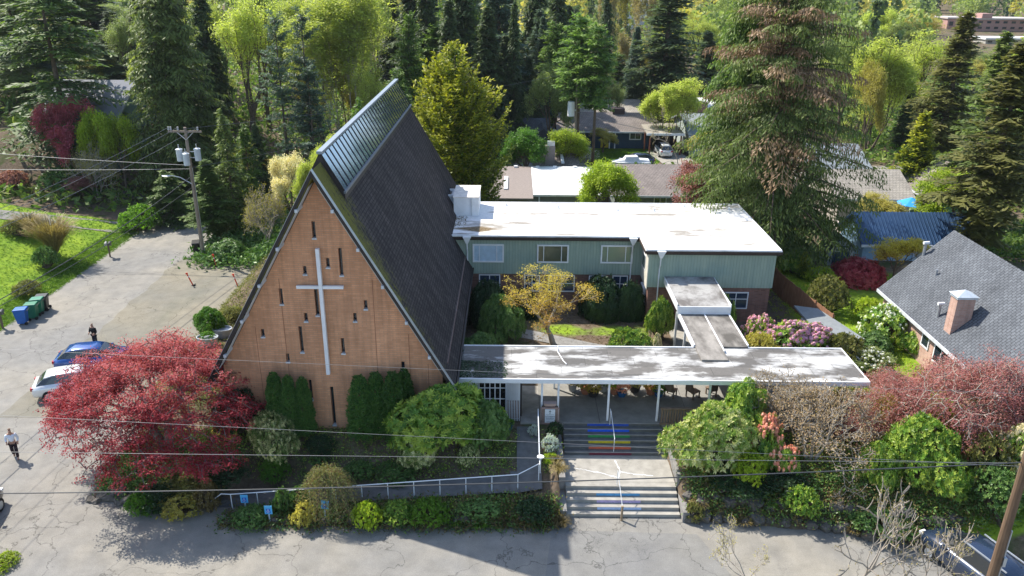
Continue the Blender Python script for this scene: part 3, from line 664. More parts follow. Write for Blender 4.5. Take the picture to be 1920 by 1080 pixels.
wall=fixn(gw.build('gable_wall',M['brick'],ch))
slots=[(587,415,447),(614,484,502),(637,465,517),(571,499,515),(526,541,571),(592,542,592),(685,563,580),(573,587,603),(665,587,603),(492,617,632),(563,612,661),(642,634,663),(539,663,679),(755,678,693),(622,725,797),(581,712,750)]
cut=MB(); SL=[]
for px,y0,y1 in slots:
    a=atD(px,y0,34.6); b=atD(px+(y1-y0)*.075,y1,34.6); x=(a.x+b.x)/2; SL.append((x,b.z,a.z)); cut.box(x-.085,x+.085,34.3,35.2,b.z,a.z)
cu=cut.build('cutter',None); bm_=wall.modifiers.new('b','BOOLEAN'); bm_.object=cu; bm_.operation='DIFFERENCE'; bm_.solver='EXACT'
dg=bpy.context.evaluated_depsgraph_get(); dg.update(); me=bpy.data.meshes.new_from_object(wall.evaluated_get(dg)); wall.modifiers.clear(); wall.data=me
bpy.data.objects.remove(cu)
for x,z0,z1 in SL:
    s=MB().box(x-.085,x+.085,34.80,34.82,z0,z1).build('slot_window',M['glass'],ch)
    MB().box(x-.11,x+.11,34.55,34.79,z0-.05,z0+.025).build('sill',M['whited'],s)
for x in (-12.4,-11.0,-6.6,-5.0,-4.1):
    zt=14.0-SLP*abs(x-RX)-.3; MB().box(x-.012,x+.012,34.592,34.61,1.2,zt).build('control_joint',plain('joint_sealant',(.26,.12,.07)),ch)
def slope(y0,y1,side,th=.5,drop=0,e=6.05):
    s=side; a=[(RX,RZ-drop),(RX+s*e,RZ-drop-SLP*e),(RX+s*(e-.0),RZ-drop-SLP*e-th),(RX,RZ-drop-th)]
    return MB().extr(a,'y',y0,y1)
for s,lb in ((1,'dark shingled slope with moss along the front edge'),(-1,'dark slope facing the side road')):
    r=fixn(slope(33.8,61.,s,.34).build('roof',M['churchroof'],ch,label=lb))
    # rake boards in front and purlin ends
    f=MB().extr([(RX,RZ+.05),(RX+s*6.1,RZ+.05-SLP*6.1),(RX+s*6.1,RZ-.24-SLP*6.1),(RX,RZ-.24)],'y',33.70,33.797); fixn(f.build('rake_board',M['dark'],r))
    f=MB().extr([(RX,RZ+.085),(RX+s*6.14,RZ+.085-SLP*6.14),(RX+s*6.14,RZ+.052-SLP*6.14),(RX,RZ+.052)],'y',33.66,33.92); fixn(f.build('drip_edge',M['metal'],r))
    for i in range(6):
        d=.75+i*1.02; x=RX+s*d; z=RZ-SLP*d-.42; MB().box(x+s*.05-.065,x+s*.05+.065,33.62,34.55,z-.11,z+.03).build('purlin_end',M['whited'],r)
    fixn(MB().extr([(RX+s*.2,RZ-.36-SLP*.2),(RX+s*5.3,RZ-.36-SLP*5.3),(RX+s*5.3,RZ-.40-SLP*5.3),(RX+s*.2,RZ-.40-SLP*.2)],'y',33.82,34.6).build('soffit',M['whited'],r))
    MB().tube([(RX+s*6.13,33.8,RZ-SLP*6.1-.02),(RX+s*6.13,61,RZ-SLP*6.1-.02)],.06,6).build('gutter',M['dark'],r)
    # skylight
    e0,e1=.02,1.02; L=RZ+.36
    sk_=fixn(MB().extr([(RX,L),(RX+s*e1,L-SLP*e1),(RX+s*e1,L-.33-SLP*e1),(RX,L-.5)],'y',35.55,60.6).build('skylight_curb',M['dark'],ch))
    gl=fixn(MB().extr([(RX+s*.06,L+.035-SLP*.06),(RX+s*.97,L+.035-SLP*.97),(RX+s*.97,L+.008-SLP*.97),(RX+s*.06,L+.008-SLP*.06)],'y',35.62,60.5).build('skylight_glass',glass('skylight_glass',(.16,.27,.46),.85,.10,.8),ch,label='blue sky-reflecting ridge glazing'))
    mu=MB()
    for i in range(33):
        y=35.6+i*(24.9/32); mu.bar((RX+s*.05,y,L+.06-SLP*.05),(RX+s*1.0,y,L+.06-SLP*1.0),.045,.035)
    mu.build('mullion',M['dark'],gl)
    mu=MB().bar((RX+s*1.02,35.5,L+.02-SLP*1.02),(RX+s*1.02,60.65,L+.02-SLP*1.02),.10,.12); mu.build('flashing',plain('grey_flashing',(.17,.19,.21),.5),gl)
    mu=MB().box(RX+s*6.05-s*.52-.12,RX+s*6.05-s*.52+.12,34.96,60.9,.8,5.3); mu.build('side_wall',M['pbrick'],ch)
    fixn(MB().extr([(RX,RZ-.05),(RX+s*6.,RZ-.05-SLP*6.),(RX+s*6.,RZ-.3-SLP*6.),(RX,RZ-.3)],'y',61.002,61.1).build('rear_rake_board',M['dark'],r))
MB().bar((RX,35.45,RZ+.44),(RX,60.7,RZ+.44),.26,.13).build('ridge_cap',plain('ridge_flashing',(.22,.26,.30),.45,.4),ch)
fixn(MB().extr([(-14.2,.8),(-3.4,.8),(-3.4,5.2),(RX,14.7),(-14.2,5.2)],'y',60.5,60.8).build('rear_wall',M['pbrick'],ch))
# the white cross on the gable
cr=MB(); a=atD(595,466,34.4); b=atD(616,701,34.4); xc=(a.x+b.x)/2; cr.box(xc-.083,xc+.083,34.3,34.5,b.z,a.z)
c0=atD(556,538,34.4); c1=atD(644,538,34.4); cr.box(c0.x,xc-.085,34.33,34.48,c0.z-.07,c0.z+.07); cr.box(xc+.085,c1.x,34.33,34.48,c0.z-.07,c0.z+.07)
cr.box(xc-.05,xc+.05,34.5,34.62,b.z+1,b.z+1.2); cr.box(xc-.05,xc+.05,34.5,34.62,a.z-.7,a.z-.5)
cr.build('cross',M['white'],ch,label='tall plain white cross on the brick gable')
# entrance room beside the gable
en=thing('entrance_hall','white-panelled entrance hall with black gridded window beside the brick gable','building',(0,0,0))
MB().box(-3.27,.46,35.65,38.8,1.3,3.94).build('wall',M['white'],en)
glass_win(en,-1.62,-.30,35.65,2.05,3.86,cols=(.2,.4,.6,.8),rows=(.45,.8),fw=.04,gm=glass('dark_glass',(.01,.01,.013),0,.05,.5))
MB().box(-.24,.47,35.58,35.647,1.7,2.75).build('brick_panel',M['pbrick'],en)
sc_=MB()
for i in range(9): x=-.24+i*.085; sc_.box(x-.014,x+.014,35.35,35.5,1.7,3.94)
sc_.build('slat_screen',M['white'],en)
MB().box(.48,.56,35.75,36.6,1.75,3.8).build('door',M['dark'],en)
# ------------------------------------------------------------------ two-storey wing
wg=thing('parish_wing','flat-roofed green-sided two-storey wing joined to the right side of the church','building',(0,0,0))
ZR=6.8
MB().box(-4.2,8.85,50.72,58.3,.9,4.0).build('lower_wall',M['pbrick'],wg); MB().box(-4.2,8.83,50.6,58.32,4.0,6.5).build('upper_wall',M['siding'],wg)
MB().box(8.95,16.95,48.12,58.28,.9,4.15).build('lower_wall',M['pbrick'],wg); MB().box(8.85,17.05,48.0,58.32,4.15,6.5).build('upper_wall',M['siding'],wg)
rf=MB().extr([(-4.5,50.35),(8.55,50.35),(8.55,47.75),(17.3,47.75),(17.3,58.6),(-4.5,58.6)],'z',6.56,ZR); rf=fixn(rf.build('roof',M['flatroof'],wg,label='white flat roof with brown stains near the church'))
MB().extr([(-4.4,50.45),(8.65,50.45),(8.65,47.85),(17.2,47.85),(17.2,58.5),(-4.4,58.5)],'z',6.47,6.559).build('eave',M['dark'],wg)
tr=MB(); 
for a,b in (((-4.52,50.33),(8.53,50.33)),((8.53,50.33),(8.53,47.73)),((8.53,47.73),(17.32,47.73)),((17.32,47.73),(17.32,58.62)),((17.32,58.62),(-4.5,58.62))):
    tr.bar((*a,6.66),(*b,6.66),.05,.17)
tr.build('fascia',plain('brown_fascia',(.055,.038,.03)),wg)
tr=MB()
for a,b in (((-4.5,50.42),(8.62,50.42)),((8.62,50.42),(8.62,47.82)),((8.62,47.82),(17.22,47.82)),((17.24,47.82),(17.24,58.5)),((17.22,58.52),(-4.5,58.52))): tr.bar((*a,6.82),(*b,6.82),.12,.06)
tr.build('parapet_edge',M['white'],wg)
curt=plain('pale_curtain',(.42,.55,.66),.6,.5); refl=glass('tree_reflection_tint',(.10,.12,.08),.3,.08)  # reflected trees are tinted into the pane colour
for i,(xa,gm) in enumerate(((886,curt),(1007,refl),(1127,glass('pale_reflection_tint',(.28,.32,.27),.3,.12)))):  # right-hand pane has a pale reflection in its base colour
    p=atD(xa+3,459,50.6); q=atD(xa+56,488,50.6); glass_win(wg,p.x,q.x,50.6,4.95,6.05,cols=(.18,.80),gm=gm,fw=.1)
dg_=glass('lower_glass',(.03,.05,.09),.1,.06)
for xa,xb,r_ in ((900,936,(.5,)),(1106,1133,(.5,)),(1150,1174,(.5,)),(985,1010,(.5,)),(1030,1075,(.5,))):
    p=atD(xa,520,50.7); q=atD(xb,543,50.7); glass_win(wg,p.x,q.x,50.72,2.75,3.85,cols=(.5,),rows=r_,gm=dg_,fw=.07)
p=atD(1360,545,48.1); q=atD(1399,570,48.1); glass_win(wg,p.x,q.x,48.12,2.7,3.75,cols=(.5,),rows=(.6,),gm=dg_,fw=.07)
for z0,z1,xb in ((4.95,6.0,8.87),(2.4,3.7,8.95)):
    sw=MB().box(8.78,xb,48.9,50.1,z0,z1).build('side_window',M['white'],wg)
    for y0,y1 in ((48.98,49.48),(49.53,50.02)): MB().box(8.765,8.779,y0,y1,z0+.1,z1-.1).build('pane',M['glass'],sw)
MB().box(8.80,8.849,48.0,50.58,4.0,6.46).build('side_panel',plain('cream_side_panel',(.62,.60,.52)),wg)
ds=MB()
for x,y,zb in ((-3.05,50.36,1.7),(8.1,50.36,1.7),(9.55,47.78,1.7)):
    h=MB(); h.add([(x-.28,y-.26,6.78),(x+.28,y-.26,6.78),(x+.28,y-.02,6.78),(x-.28,y-.02,6.78),(x-.07,y-.18,6.3),(x+.07,y-.18,6.3),(x+.07,y-.04,6.3),(x-.07,y-.04,6.3)],[(0,3,2,1),(4,5,6,7),(0,1,5,4),(1,2,6,5),(2,3,7,6),(3,0,4,7)])
    h.tube([(x,y-.11,6.32),(x,y-.02,5.8),(x,y+.16,5.5),(x,y+.16,zb)],.045,6); h.build('downspout',M['white'],wg)
for i in range(6):
    x=(-.5,3.4,7.8,13.,16.2,10.5)[i]; MB().tube([(x,57.7-(i%3)*.6,6.8),(x,57.7-(i%3)*.6,7.0+.06*(i%2))],.09,8).build('roof_vent',M['white'],wg)
# white stair tower and chimney on that roof
tw=thing('stair_tower','white boxy stair tower rising above the flat roof beside a chimney','tower',(-3.35,56.5,6.8))
MB().box(-.9,.9,-1.6,1.7,.004,1.36).build('wall',M['white'],tw); MB().box(-.94,.94,-1.64,1.74,1.362,1.42).build('roof',plain('rusty_white_roof',(.78,.74,.68),.7,.3,var=.25),tw)
MB().box(.35,.42,-1.67,-1.645,.05,1.3).build('seam',M['whited'],tw)
cy=thing('chimney','white masonry chimney with dark open top beside the stair tower','chimney',(-4.85,57.,4.9))
m=MB(); m.box(-.58,.55,-.9,.9,0,3.0); m.build('stack',M['whited'],cy)
m=MB(); m.box(-.6,-.45,-.92,.92,3.002,3.12); m.box(.42,.57,-.92,.92,3.002,3.12); m.box(-.45,.42,-.92,-.72,3.002,3.12); m.box(-.45,.42,.72,.92,3.002,3.12); m.build('rim',M['white'],cy)
MB().box(-.3,.3,-.5,.5,3.001,3.03).build('flue',M['black'],cy)  # flat black block drawn as the dark opening
# ------------------------------------------------------------------ covered walkway
wk=thing('covered_walkway','long white flat canopy on thin posts across the church front','walkway',(0,0,0))
MB().box(-2.62,18.1,35.28,39.0,4.02,4.2).build('roof',M['walkroof'],wk,label='stained white flat canopy roof')
ed=MB(); ed.box(-2.66,18.16,35.2,35.278,4.0,4.245); ed.box(-2.66,10.0,39.002,39.08,3.96,4.245); ed.box(13.02,18.16,39.002,39.08,3.96,4.245); ed.box(18.102,18.16,35.28,39.0,3.96,4.245)
ed.build('edge_trim',M['white'],wk)
MB().box(-2.6,18.05,35.4,38.9,3.9,4.018).build('ceiling',M['whited'],wk)
for x in (1.58,2.42,5.0,7.55,10.15,12.8,15.4,17.85): MB().box(x-.05,x+.05,35.36,35.46,1.75,3.9).build('post',M['white'],wk)
for x in (2.4,7.5,12.9,17.8): MB().box(x-.05,x+.05,38.7,38.8,1.75,3.86).build('post',M['white'],wk)
MB().tube([(2.55,38.98,4.2),(2.5,38.3,4.26),(2.75,37.2,4.26),(2.9,36.9,4.23)],.03,5).build('roof_pipe',M['white'],wk)
ln=thing('link_canopy','short stained canopy linking the long walkway to the green wing','canopy',(0,0,0))
MB().box(10.1,11.52,37.4,43.6,4.206,4.30).box(11.6,12.98,39.0,43.6,4.206,4.30).build('roof',M['laneroof'],ln)
MB().box(10.02,10.098,39.09,43.6,4.05,4.36).box(12.982,13.06,39.09,43.6,4.05,4.36).box(11.522,11.598,38.4,43.6,4.207,4.33).build('edge_trim',M['white'],ln)
up=MB(); up.add([(9.95,43.4,4.55),(13.1,43.4,4.55),(13.1,47.9,4.75),(9.95,47.9,4.75),(9.95,43.4,4.75),(13.1,43.4,4.75),(13.1,47.9,4.95),(9.95,47.9,4.95)],[(0,3,2,1),(4,5,6,7),(0,1,5,4),(1,2,6,5),(2,3,7,6),(3,0,4,7)])
up.build('upper_roof',membrane('pale_membrane',(.36,.355,.34),(.14,.13,.12),.42,.62,(.8,.6,1)),ln)
MB().box(9.93,13.12,43.33,43.396,4.31,4.8).box(9.9,9.948,43.4,47.9,4.5,4.92).box(13.102,13.15,43.4,47.9,4.5,4.92).build('upper_trim',M['white'],ln)
for x in (10.05,13.0):
    for y in (41.4,43.9): MB().box(x-.06,x+.06,y-.06,y+.06,1.7,4.2).build('post',M['whited'],ln)
fl=MB().box(1.5,17.9,35.12,40.9,1.45,1.75); struct(fl.build('terrace_floor',plain('terrace_concrete',(.24,.235,.215),.9,.2,var=.25,scale=2))); struct(MB().box(10.2,13,40.905,48.1,1.45,1.75).build('walkway_floor',M['conc']))
struct(MB().box(.5,1.497,35.12,39,1.45,1.745).build('entry_floor',M['conc']))
jt=MB()
for x in (4.6,9.3,14): jt.box(x-.01,x+.01,35.15,40.8,1.752,1.755)
struct(jt.build('floor_joint',M['dark']))
# ------------------------------------------------------------------ stairs
def stairs(name,label,x0,x1,y0,z0,n,rise,run,cols,cx0,cx1):
    t=thing(name,label,'stairs',(0,0,0)); m=MB(); ns=MB()
    for i in range(n):
        y=y0+i*run; z=z0+(i+1)*rise
        m.box(x0,x1,y,y0+n*run+.02,z0+i*rise+(.001 if i else -.3),z)
        ns.box(x0+.02,x1-.02,y-.022,y+.05,z+.0005,z+.008)
    m.build('steps',M['shadec'] if z0>.5 else M['conc'],t); ns.build('nosing',M['conc'],t)  # upper flight carries its shade in the concrete colour
    for i,c in cols:
        y=y0+i*run; MB().box(cx0,cx1,y-.006,y-.0005,z0+i*rise+.01,z0+(i+1)*rise-.004).build('painted_riser',plain('riser_paint_%d%d'%(n,i),c,.6,.3,var=.25,scale=6),t,label=None)
    return t
lo=stairs('lower_stairs','lower flight of street steps with pale blue and lavender risers',2.62,7.85,29.85,0,5,.16,.31,[(3,(.10,.33,.60)),(2,(.48,.40,.62)),(1,(.42,.55,.78))][:3],4.05,6.1)
up_=stairs('upper_stairs','upper flight of steps with rainbow painted risers under the canopy',2.70,7.78,33.65,.8,6,.1583,.29,[(5,(.03,.09,.45)),(4,(.02,.12,.75)),(3,(.04,.28,.08)),(2,(.62,.50,.03)),(1,(.60,.13,.07)),(0,(.16,.03,.05))],3.95,6.08)
struct(MB().box(2.62,7.85,31.405,33.645,.4,.8).build('landing',M['conc']))
cw=thing('stair_wall','low mossy concrete side wall right of the steps','wall',(0,0,0)); MB().box(7.9,8.2,29.5,35.0,-.1,.55).box(7.9,8.2,31.2,35.0,.552,1.3).build('wall',M['concdark'],cw)
cw=thing('stair_wall','low mossy concrete side wall left of the steps','wall',(0,0,0)); MB().box(2.3,2.6,29.6,34.9,-.1,.5).box(2.3,2.6,31.2,34.9,.502,1.2).build('wall',M['concdark'],cw)
ck=MB()
rs=random.Random(4)
def crack(pts,w,z):
    for a,b in zip(pts,pts[1:]):
        n=5
        for i in range(n):
            p=Vector(a).lerp(Vector(b),i/n); q=Vector(a).lerp(Vector(b),(i+1)/n); j=rs.uniform(-.04,.04)
            ck.bar((p.x,p.y+(j if i else 0),z),(q.x,q.y,z),w*rs.uniform(.4,1.3),.004)
crack([(3.7,32.35),(4.5,32.1),(5.2,31.75),(5.35,32.3),(5.2,33.2)],.06,.803); crack([(5.35,32.25),(6.1,32.05),(6.9,31.95)],.06,.803); crack([(3.2,32.5),(3.75,32.35)],.03,.803)
struct(ck.build('landing_crack_filler',M['white']))
def rail(name,label,runs,posts,r=.025,mat=None,cat='handrail'):
    t=thing(name,label,cat,(0,0,0))
    for p in runs: MB().tube(p,r,6).build('rail',mat or M['white'],t)
    for a,b in posts: MB().tube([a,b],r*.9,6).build('post',mat or M['white'],t)
    return t
rail('handrail','thin white centre handrail on the rainbow upper steps',[[(5.08,35.1,2.62),(5.10,34.9,2.6),(5.2,33.7,1.7)]],[((5.09,35.0,1.75),(5.09,35.0,2.6)),((5.19,33.75,.9),(5.19,33.75,1.72))],r=.018)
rail('handrail','thin pale centre handrail on the lower street steps',[[(5.06,31.15,1.6),(5.12,29.75,.82),(5.12,29.55,.75)]],[((5.06,31.2,.8),(5.06,31.2,1.6))],mat=M['whited'],r=.018)
MB().tube([(5.12,29.6,0),(5.12,29.6,.8)],.055,8).build('end_post',plain('brown_post',(.30,.22,.14)),bpy.data.objects['handrail.001'])
# ramp path (strips that follow the ramp), with the white railing
def strip(name,pts,w,mat):
    V=[];Fc=[]; pts=[Vector(p) for p in pts]
    for i,p in enumerate(pts):
        d=(pts[min(i+1,len(pts)-1)]-pts[max(0,i-1)]); d.z=0; d.normalize(); n=Vector((-d.y,d.x,0))*w/2
        V+=[tuple(p+n),tuple(p-n)]
    for i in range(len(pts)-1): Fc.append((2*i,2*i+1,2*i+3,2*i+2))
    m=MB(); m.add(V,Fc); return struct(m.build(name,mat))
xs=np.linspace(-15.5,.2,30)
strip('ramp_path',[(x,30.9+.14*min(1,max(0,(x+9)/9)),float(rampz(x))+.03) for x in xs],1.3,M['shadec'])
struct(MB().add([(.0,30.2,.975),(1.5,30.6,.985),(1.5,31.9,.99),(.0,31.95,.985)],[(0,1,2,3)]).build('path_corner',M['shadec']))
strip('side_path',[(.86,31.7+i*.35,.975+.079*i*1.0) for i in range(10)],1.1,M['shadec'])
rz=lambda x:float(rampz(x))+.03
top=[(-14.0,29.95,.42),(-13.3,30.05,.95)]+[(x,30.1+.035*(x+13),rz(x)+.85) for x in np.linspace(-12.9,.35,12)]+[(1.32,31.25,1.9)]
rail('railing','long white pipe railing along the sloping front path',[top,[(1.38,31.2,1.9),(1.38,34.85,2.72)]],
  [((p[0],p[1],rz(p[0])),p) for p in top[2:-1:1]]+[((1.34,31.25,.9),(1.34,31.25,1.9)),((1.38,33.1,1.3),(1.38,33.1,2.33)),((1.38,34.8,1.75),(1.38,34.8,2.7)),((-13.9,29.95,0),(-13.9,29.95,.45))])
tg=thing('round_sign','small white disc sign on the path railing corner','sign',(1.42,31.6,2.05)); MB().tube([(0,0,0),(0,0,.03)],.17,16).build('plate',M['white'],tg); MB().tube([(0,0,-.9),(0,0,-.001)],.03,6).build('post',M['white'],tg)
struct(MB().add([(-1.6,46.3,1.68),(1.0,45.2,1.69),(4.6,43.6,1.69),(7.6,42.8,1.69),(8.2,43.6,1.69),(5.2,44.6,1.69),(2.,46.1,1.69),(-.8,47.5,1.68)],[(0,1,2,3,4,5,6,7)]).build('courtyard_path',M['concdark']))
# sign with slats and planter
sg=thing('church_sign','white lettered sign board on a slatted wooden box by the steps','sign',(2.0,35.2,1.75))
MB().box(-.42,.42,-.12,.12,.02,.9).build('box',M['wood'],sg); m=MB()
for x in (-.46,-.38,-.31,.31,.38,.46): m.box(x-.02,x+.02,-.16,-.121,0,.95)
m.box(-.48,.48,-.17,-.121,-.04,.05); m.box(-.48,.48,-.17,-.12,.88,.94); m.build('slats',plain('pinkish_wood',(.36,.25,.21)),sg)
bd=MB().box(-.26,.26,-.19,-.161,.07,.86).build('board',M['white'],sg)
def text(s,size,loc,rot,mat,parent,name='lettering',al='CENTER'):
    c=bpy.data.curves.new(name,'FONT'); c.body=s; c.size=size; c.align_x=al; c.extrude=.002; c.materials.append(mat)
    q=bpy.data.objects.new('tmp',c); COL.objects.link(q); dg=bpy.context.evaluated_depsgraph_get(); dg.update(); me=bpy.data.meshes.new_from_object(q.evaluated_get(dg)); bpy.data.objects.remove(q)
    o=bpy.data.objects.new(name,me); COL.objects.link(o); o.location=loc; o.rotation_euler=rot; o.parent=parent; return o
ink=plain('dark_green_ink',(.02,.05,.05))
text('LUTHERAN',.095,(0,-.194,.42),(R(90),0,0),ink,bd); text('CHURCH',.095,(0,-.194,.31),(R(90),0,0),ink,bd)
MB().box(-.014,.014,-.195,-.1905,.58,.82).box(-.06,-.0145,-.195,-.1905,.72,.75).box(.0145,.06,-.195,-.1905,.72,.75).box(-.2,.2,-.195,-.1905,.56,.567).box(-.18,.18,-.195,-.1905,.25,.257).box(-.16,.16,-.195,-.1905,.12,.135).build('emblem',ink,bd)
pl=thing('planter_trough','pinkish planter trough with small plants on top of the sign box','planter',(2.0,35.22,2.72)); m=MB(); m.add([(-.26,-.1,0),(.26,-.1,0),(.26,.1,0),(-.26,.1,0),(-.33,-.15,.17),(.33,-.15,.17),(.33,.15,.17),(-.33,.15,.17)],[(0,3,2,1),(4,5,6,7),(0,1,5,4),(1,2,6,5),(2,3,7,6),(3,0,4,7)]); m.build('trough',plain('pink_clay',(.45,.33,.29)),pl)
bn=thing('slat_railing','brown vertical-slat wooden railing at the right of the upper steps','railing',(0,0,0)); m=MB()
for i in range(17): x=7.75+i*.14; m.box(x-.045,x+.045,35.1,35.14,1.78,2.62)
m.build('slats',M['wood'],bn); MB().box(7.65,10.1,35.03,35.099,1.75,1.84).box(7.65,10.1,35.03,35.2,2.63,2.7).build('frame',M['wood'],bn)
# ------------------------------------------------------------------ potted plants and seats on the terrace
def pot(x,y,r,h,label,pm,fm,kind='round',fr=None,z=1.75,cat='potted plant'):
    t=thing('potted_plant',label,cat,(x,y,z)); n=14
    rr=[[(Rr*math.cos(6.283*i/n),Rr*math.sin(6.283*i/n),zz) for i in range(n)] for Rr,zz in ((r*.68,0),(r*.9,h*.45),(r,h*.93),(r*1.08,h*.93),(r*1.08,h),(r*.9,h),(r*.86,h*.9))]
    MB().loft(rr).build('pot',pm,t,smooth=False); fr=fr or r*1.5
    cm=PR['smallshrub'][0]; o=bpy.data.objects.new('foliage',cm[0]); COL.objects.link(o); o.parent=t; o.location=(0,0,h*.85); k=fr/.55; o.scale=(k,k,k*.9); o.rotation_euler=(0,0,x*3)
    o.material_slots[0].link='OBJECT'; o.material_slots[0].material=fm; return t
terra=plain('terracotta',(.38,.15,.08)); bglz=plain('blue_glaze',(.02,.10,.25),.25,.6); grpot=plain('grey_pot',(.30,.29,.27))
P_=[(3.05,.26,.45,'tall grey stone pot at the left end of the terrace row',grpot,'straw'),(3.75,.3,.4,'brown pot of mixed grasses second from the left in the row',terra,'olive_gold'),(4.15,.32,.35,'dark pot with red and green leaves under the canopy',M['dark'],'orange_gold'),
(4.75,.3,.42,'round pot filled by a dark green clipped plant',grpot,'rhodo'),(5.35,.28,.38,'pot of yellow-green leaves left of the middle post',terra,'spring_green'),(5.72,.27,.34,'pot with small red flowers beside the middle post',bglz,'salmon_blossom'),
(6.5,.34,.4,'wide dark pot with low olive plant right of the middle post',M['dark'],'olive_gold'),(7.35,.28,.38,'terracotta pot of orange foliage near the carved chairs',terra,'orange_gold'),(7.75,.25,.3,'small blue glazed pot with bright green plant',bglz,'bright_green')]
for i,(x,r,h,lb,pm,fm) in enumerate(P_): pot(x*1.0+.35,38.5-(i%3)*.28,r,h,lb,pm,LM[fm],fr=r*1.7)
pot(-.1,34.6,.2,.35,'teal pot with trailing plant at the foot of the slatted screen',bglz,LM['bright_green'],z=1.62)
def bench(x,y,rz,label,w=.6):
    t=thing('carved_chair',label,'chair',(x,y,1.75),rz)
    MB().box(-w/2,w/2,-.28,.28,.38,.44).build('seat',M['wood'],t,bevel=.01)
    MB().add([(-w/2,.26,.44),(w/2,.26,.44),(w/2,.3,.44),(-w/2,.3,.44),(-w*.38,.36,1.1),(w*.38,.36,1.1),(w*.38,.4,1.1),(-w*.38,.4,1.1)],[(0,3,2,1),(4,5,6,7),(0,1,5,4),(1,2,6,5),(2,3,7,6),(3,0,4,7)]).build('backrest',M['wood'],t)
    for a in (-1,1):
        for b in (-1,1): MB().box(a*(w/2-.05)-.03,a*(w/2-.05)+.03,b*.24-.03,b*.24+.03,0,.38).build('leg',M['wood'],t)
    return t
bench(8.75,38.0,2.6,'rough brown wooden chair just left of the fourth canopy post'); bench(9.95,37.9,2.2,'brown wooden chair with splayed back right of the fourth canopy post'); bench(11.0,38.1,3.4,'brown wooden chair at the right end of the terrace',.45)
# ------------------------------------------------------------------ houses
def gable(kind,label,x0,x1,y0,y1,zg,ze,zr,axis,roof,wall,ov=.5,cat='house',frames=None,ry=None):
    """simple gabled building; axis = direction of the ridge; ry = ridge position if off centre"""
    t=thing(kind,label,cat,(0,0,0)); th=.16
    if axis=='x':
        ym=ry if ry is not None else (y0+y1)/2
        fixn(MB().extr([(y0,zg),(y1,zg),(y1,ze),(ym,zr-.12),(y0,ze)],'x',x0,x1).build('wall',wall,t))
        sl=(zr-ze)/(ym-y0); sr=(zr-ze)/(y1-ym)
        pr=[(y0-ov,ze-sl*ov+.05),(ym,zr+.05),(y1+ov,ze-sr*ov+.05),(y1+ov,ze-sr*ov-th),(ym,zr-th+.03),(y0-ov,ze-sl*ov-th)]
        r=fixn(MB().extr(pr,'x',x0-ov,x1+ov).build('roof',roof,t)); MB().bar((x0-ov-.02,y0-ov-.03,ze-sl*ov-.05),(x1+ov+.02,y0-ov-.03,ze-sl*ov-.05),.06,.2).build('fascia',M['whited'],r)
    else:
        xm=ry if ry is not None else (x0+x1)/2
        fixn(MB().extr([(x0,zg),(x1,zg),(x1,ze),(xm,zr-.12),(x0,ze)],'y',y0,y1).build('wall',wall,t))
        sl=(zr-ze)/(xm-x0); sr=(zr-ze)/(x1-xm)
        pr=[(x0-ov,ze-sl*ov+.05),(xm,zr+.05),(x1+ov,ze-sr*ov+.05),(x1+ov,ze-sr*ov-th),(xm,zr-th+.03),(x0-ov,ze-sl*ov-th)]
        r=fixn(MB().extr(pr,'y',y0-ov,y1+ov).build('roof',roof,t)); MB().bar((x0-ov-.03,y0-ov,ze-sl*ov-.05),(x0-ov-.03,y1+ov,ze-sl*ov-.05),.06,.2).build('fascia',M['whited'],r)
    return t
# neighbour with the grey roof
nb=gable('neighbour_house','pink brick house with grey shingle gable roof at the right edge','x',0,0,0,0,0,0,'y',None,None) if 0 else gable('neighbour_house','pink brick house with grey shingle gable roof at the right edge',24.5,32.1,34.2,48.0,1.0,4.35,8.1,'y',M['greyroof'],M['nbrick'],ov=.35)
def side_win(parent,x,ya,yb,z0,z1,cols=(.5,)):
    m=MB(); m.box(x-.06,x+.01,ya-.09,yb+.09,z0-.09,z0); m.box(x-.06,x+.01,ya-.09,yb+.09,z1,z1+.09); m.box(x-.06,x+.01,ya-.09,ya,z0,z1); m.box(x-.06,x+.01,yb,yb+.09,z0,z1)
    for c in cols: m.box(x-.05,x+.005,ya+(yb-ya)*c-.03,ya+(yb-ya)*c+.03,z0,z1)
    w_=m.build('window',M['white'],parent); MB().box(x-.03,x-.012,ya+.001,yb-.001,z0+.001,z1-.001).build('pane',M['glass'],w_)
side_win(nb,24.5,45.2,46.9,2.7,4.0); side_win(nb,24.5,41.8,42.5,2.9,3.9,()); side_win(nb,24.5,39.6,41.0,2.6,3.9); side_win(nb,24.5,36,37.6,2.6,3.9)
glass_win(nb,25.6,27.4,34.2,2.6,3.9,cols=(.5,)); glass_win(nb,29,31,34.2,2.6,3.9,cols=(.5,))
nc=thing('brick_chimney','brick chimney with white metal cap beside the grey roof','chimney',(25.15,40.6,1.)); MB().box(-.5,.5,-.35,.35,0,5.7).build('stack',M['nbrick'],nc)
m=MB(); m.box(-.56,.56,-.41,.41,5.702,5.85); m.add([(-.62,-.47,5.851),(.62,-.47,5.851),(.62,.47,5.851),(-.62,.47,5.851),(0,0,6.15)],[(3,2,1,0),(0,1,4),(1,2,4),(2,3,4),(3,0,4)]); m.build('cap',plain('cap_metal',(.6,.66,.7),.4,.5,.3),nc)
def pipe(label,x,y,z,h,r,cap=True):
    t=thing('vent_pipe',label,'vent pipe',(x,y,z)); MB().tube([(0,0,-.1),(0,0,h)],r,8).build('pipe',M['metal'],t)
    if cap: MB().tube([(-.15,0,h),(.2,0,h+.02)],r*1.15,8).build('cap',M['white'],t)
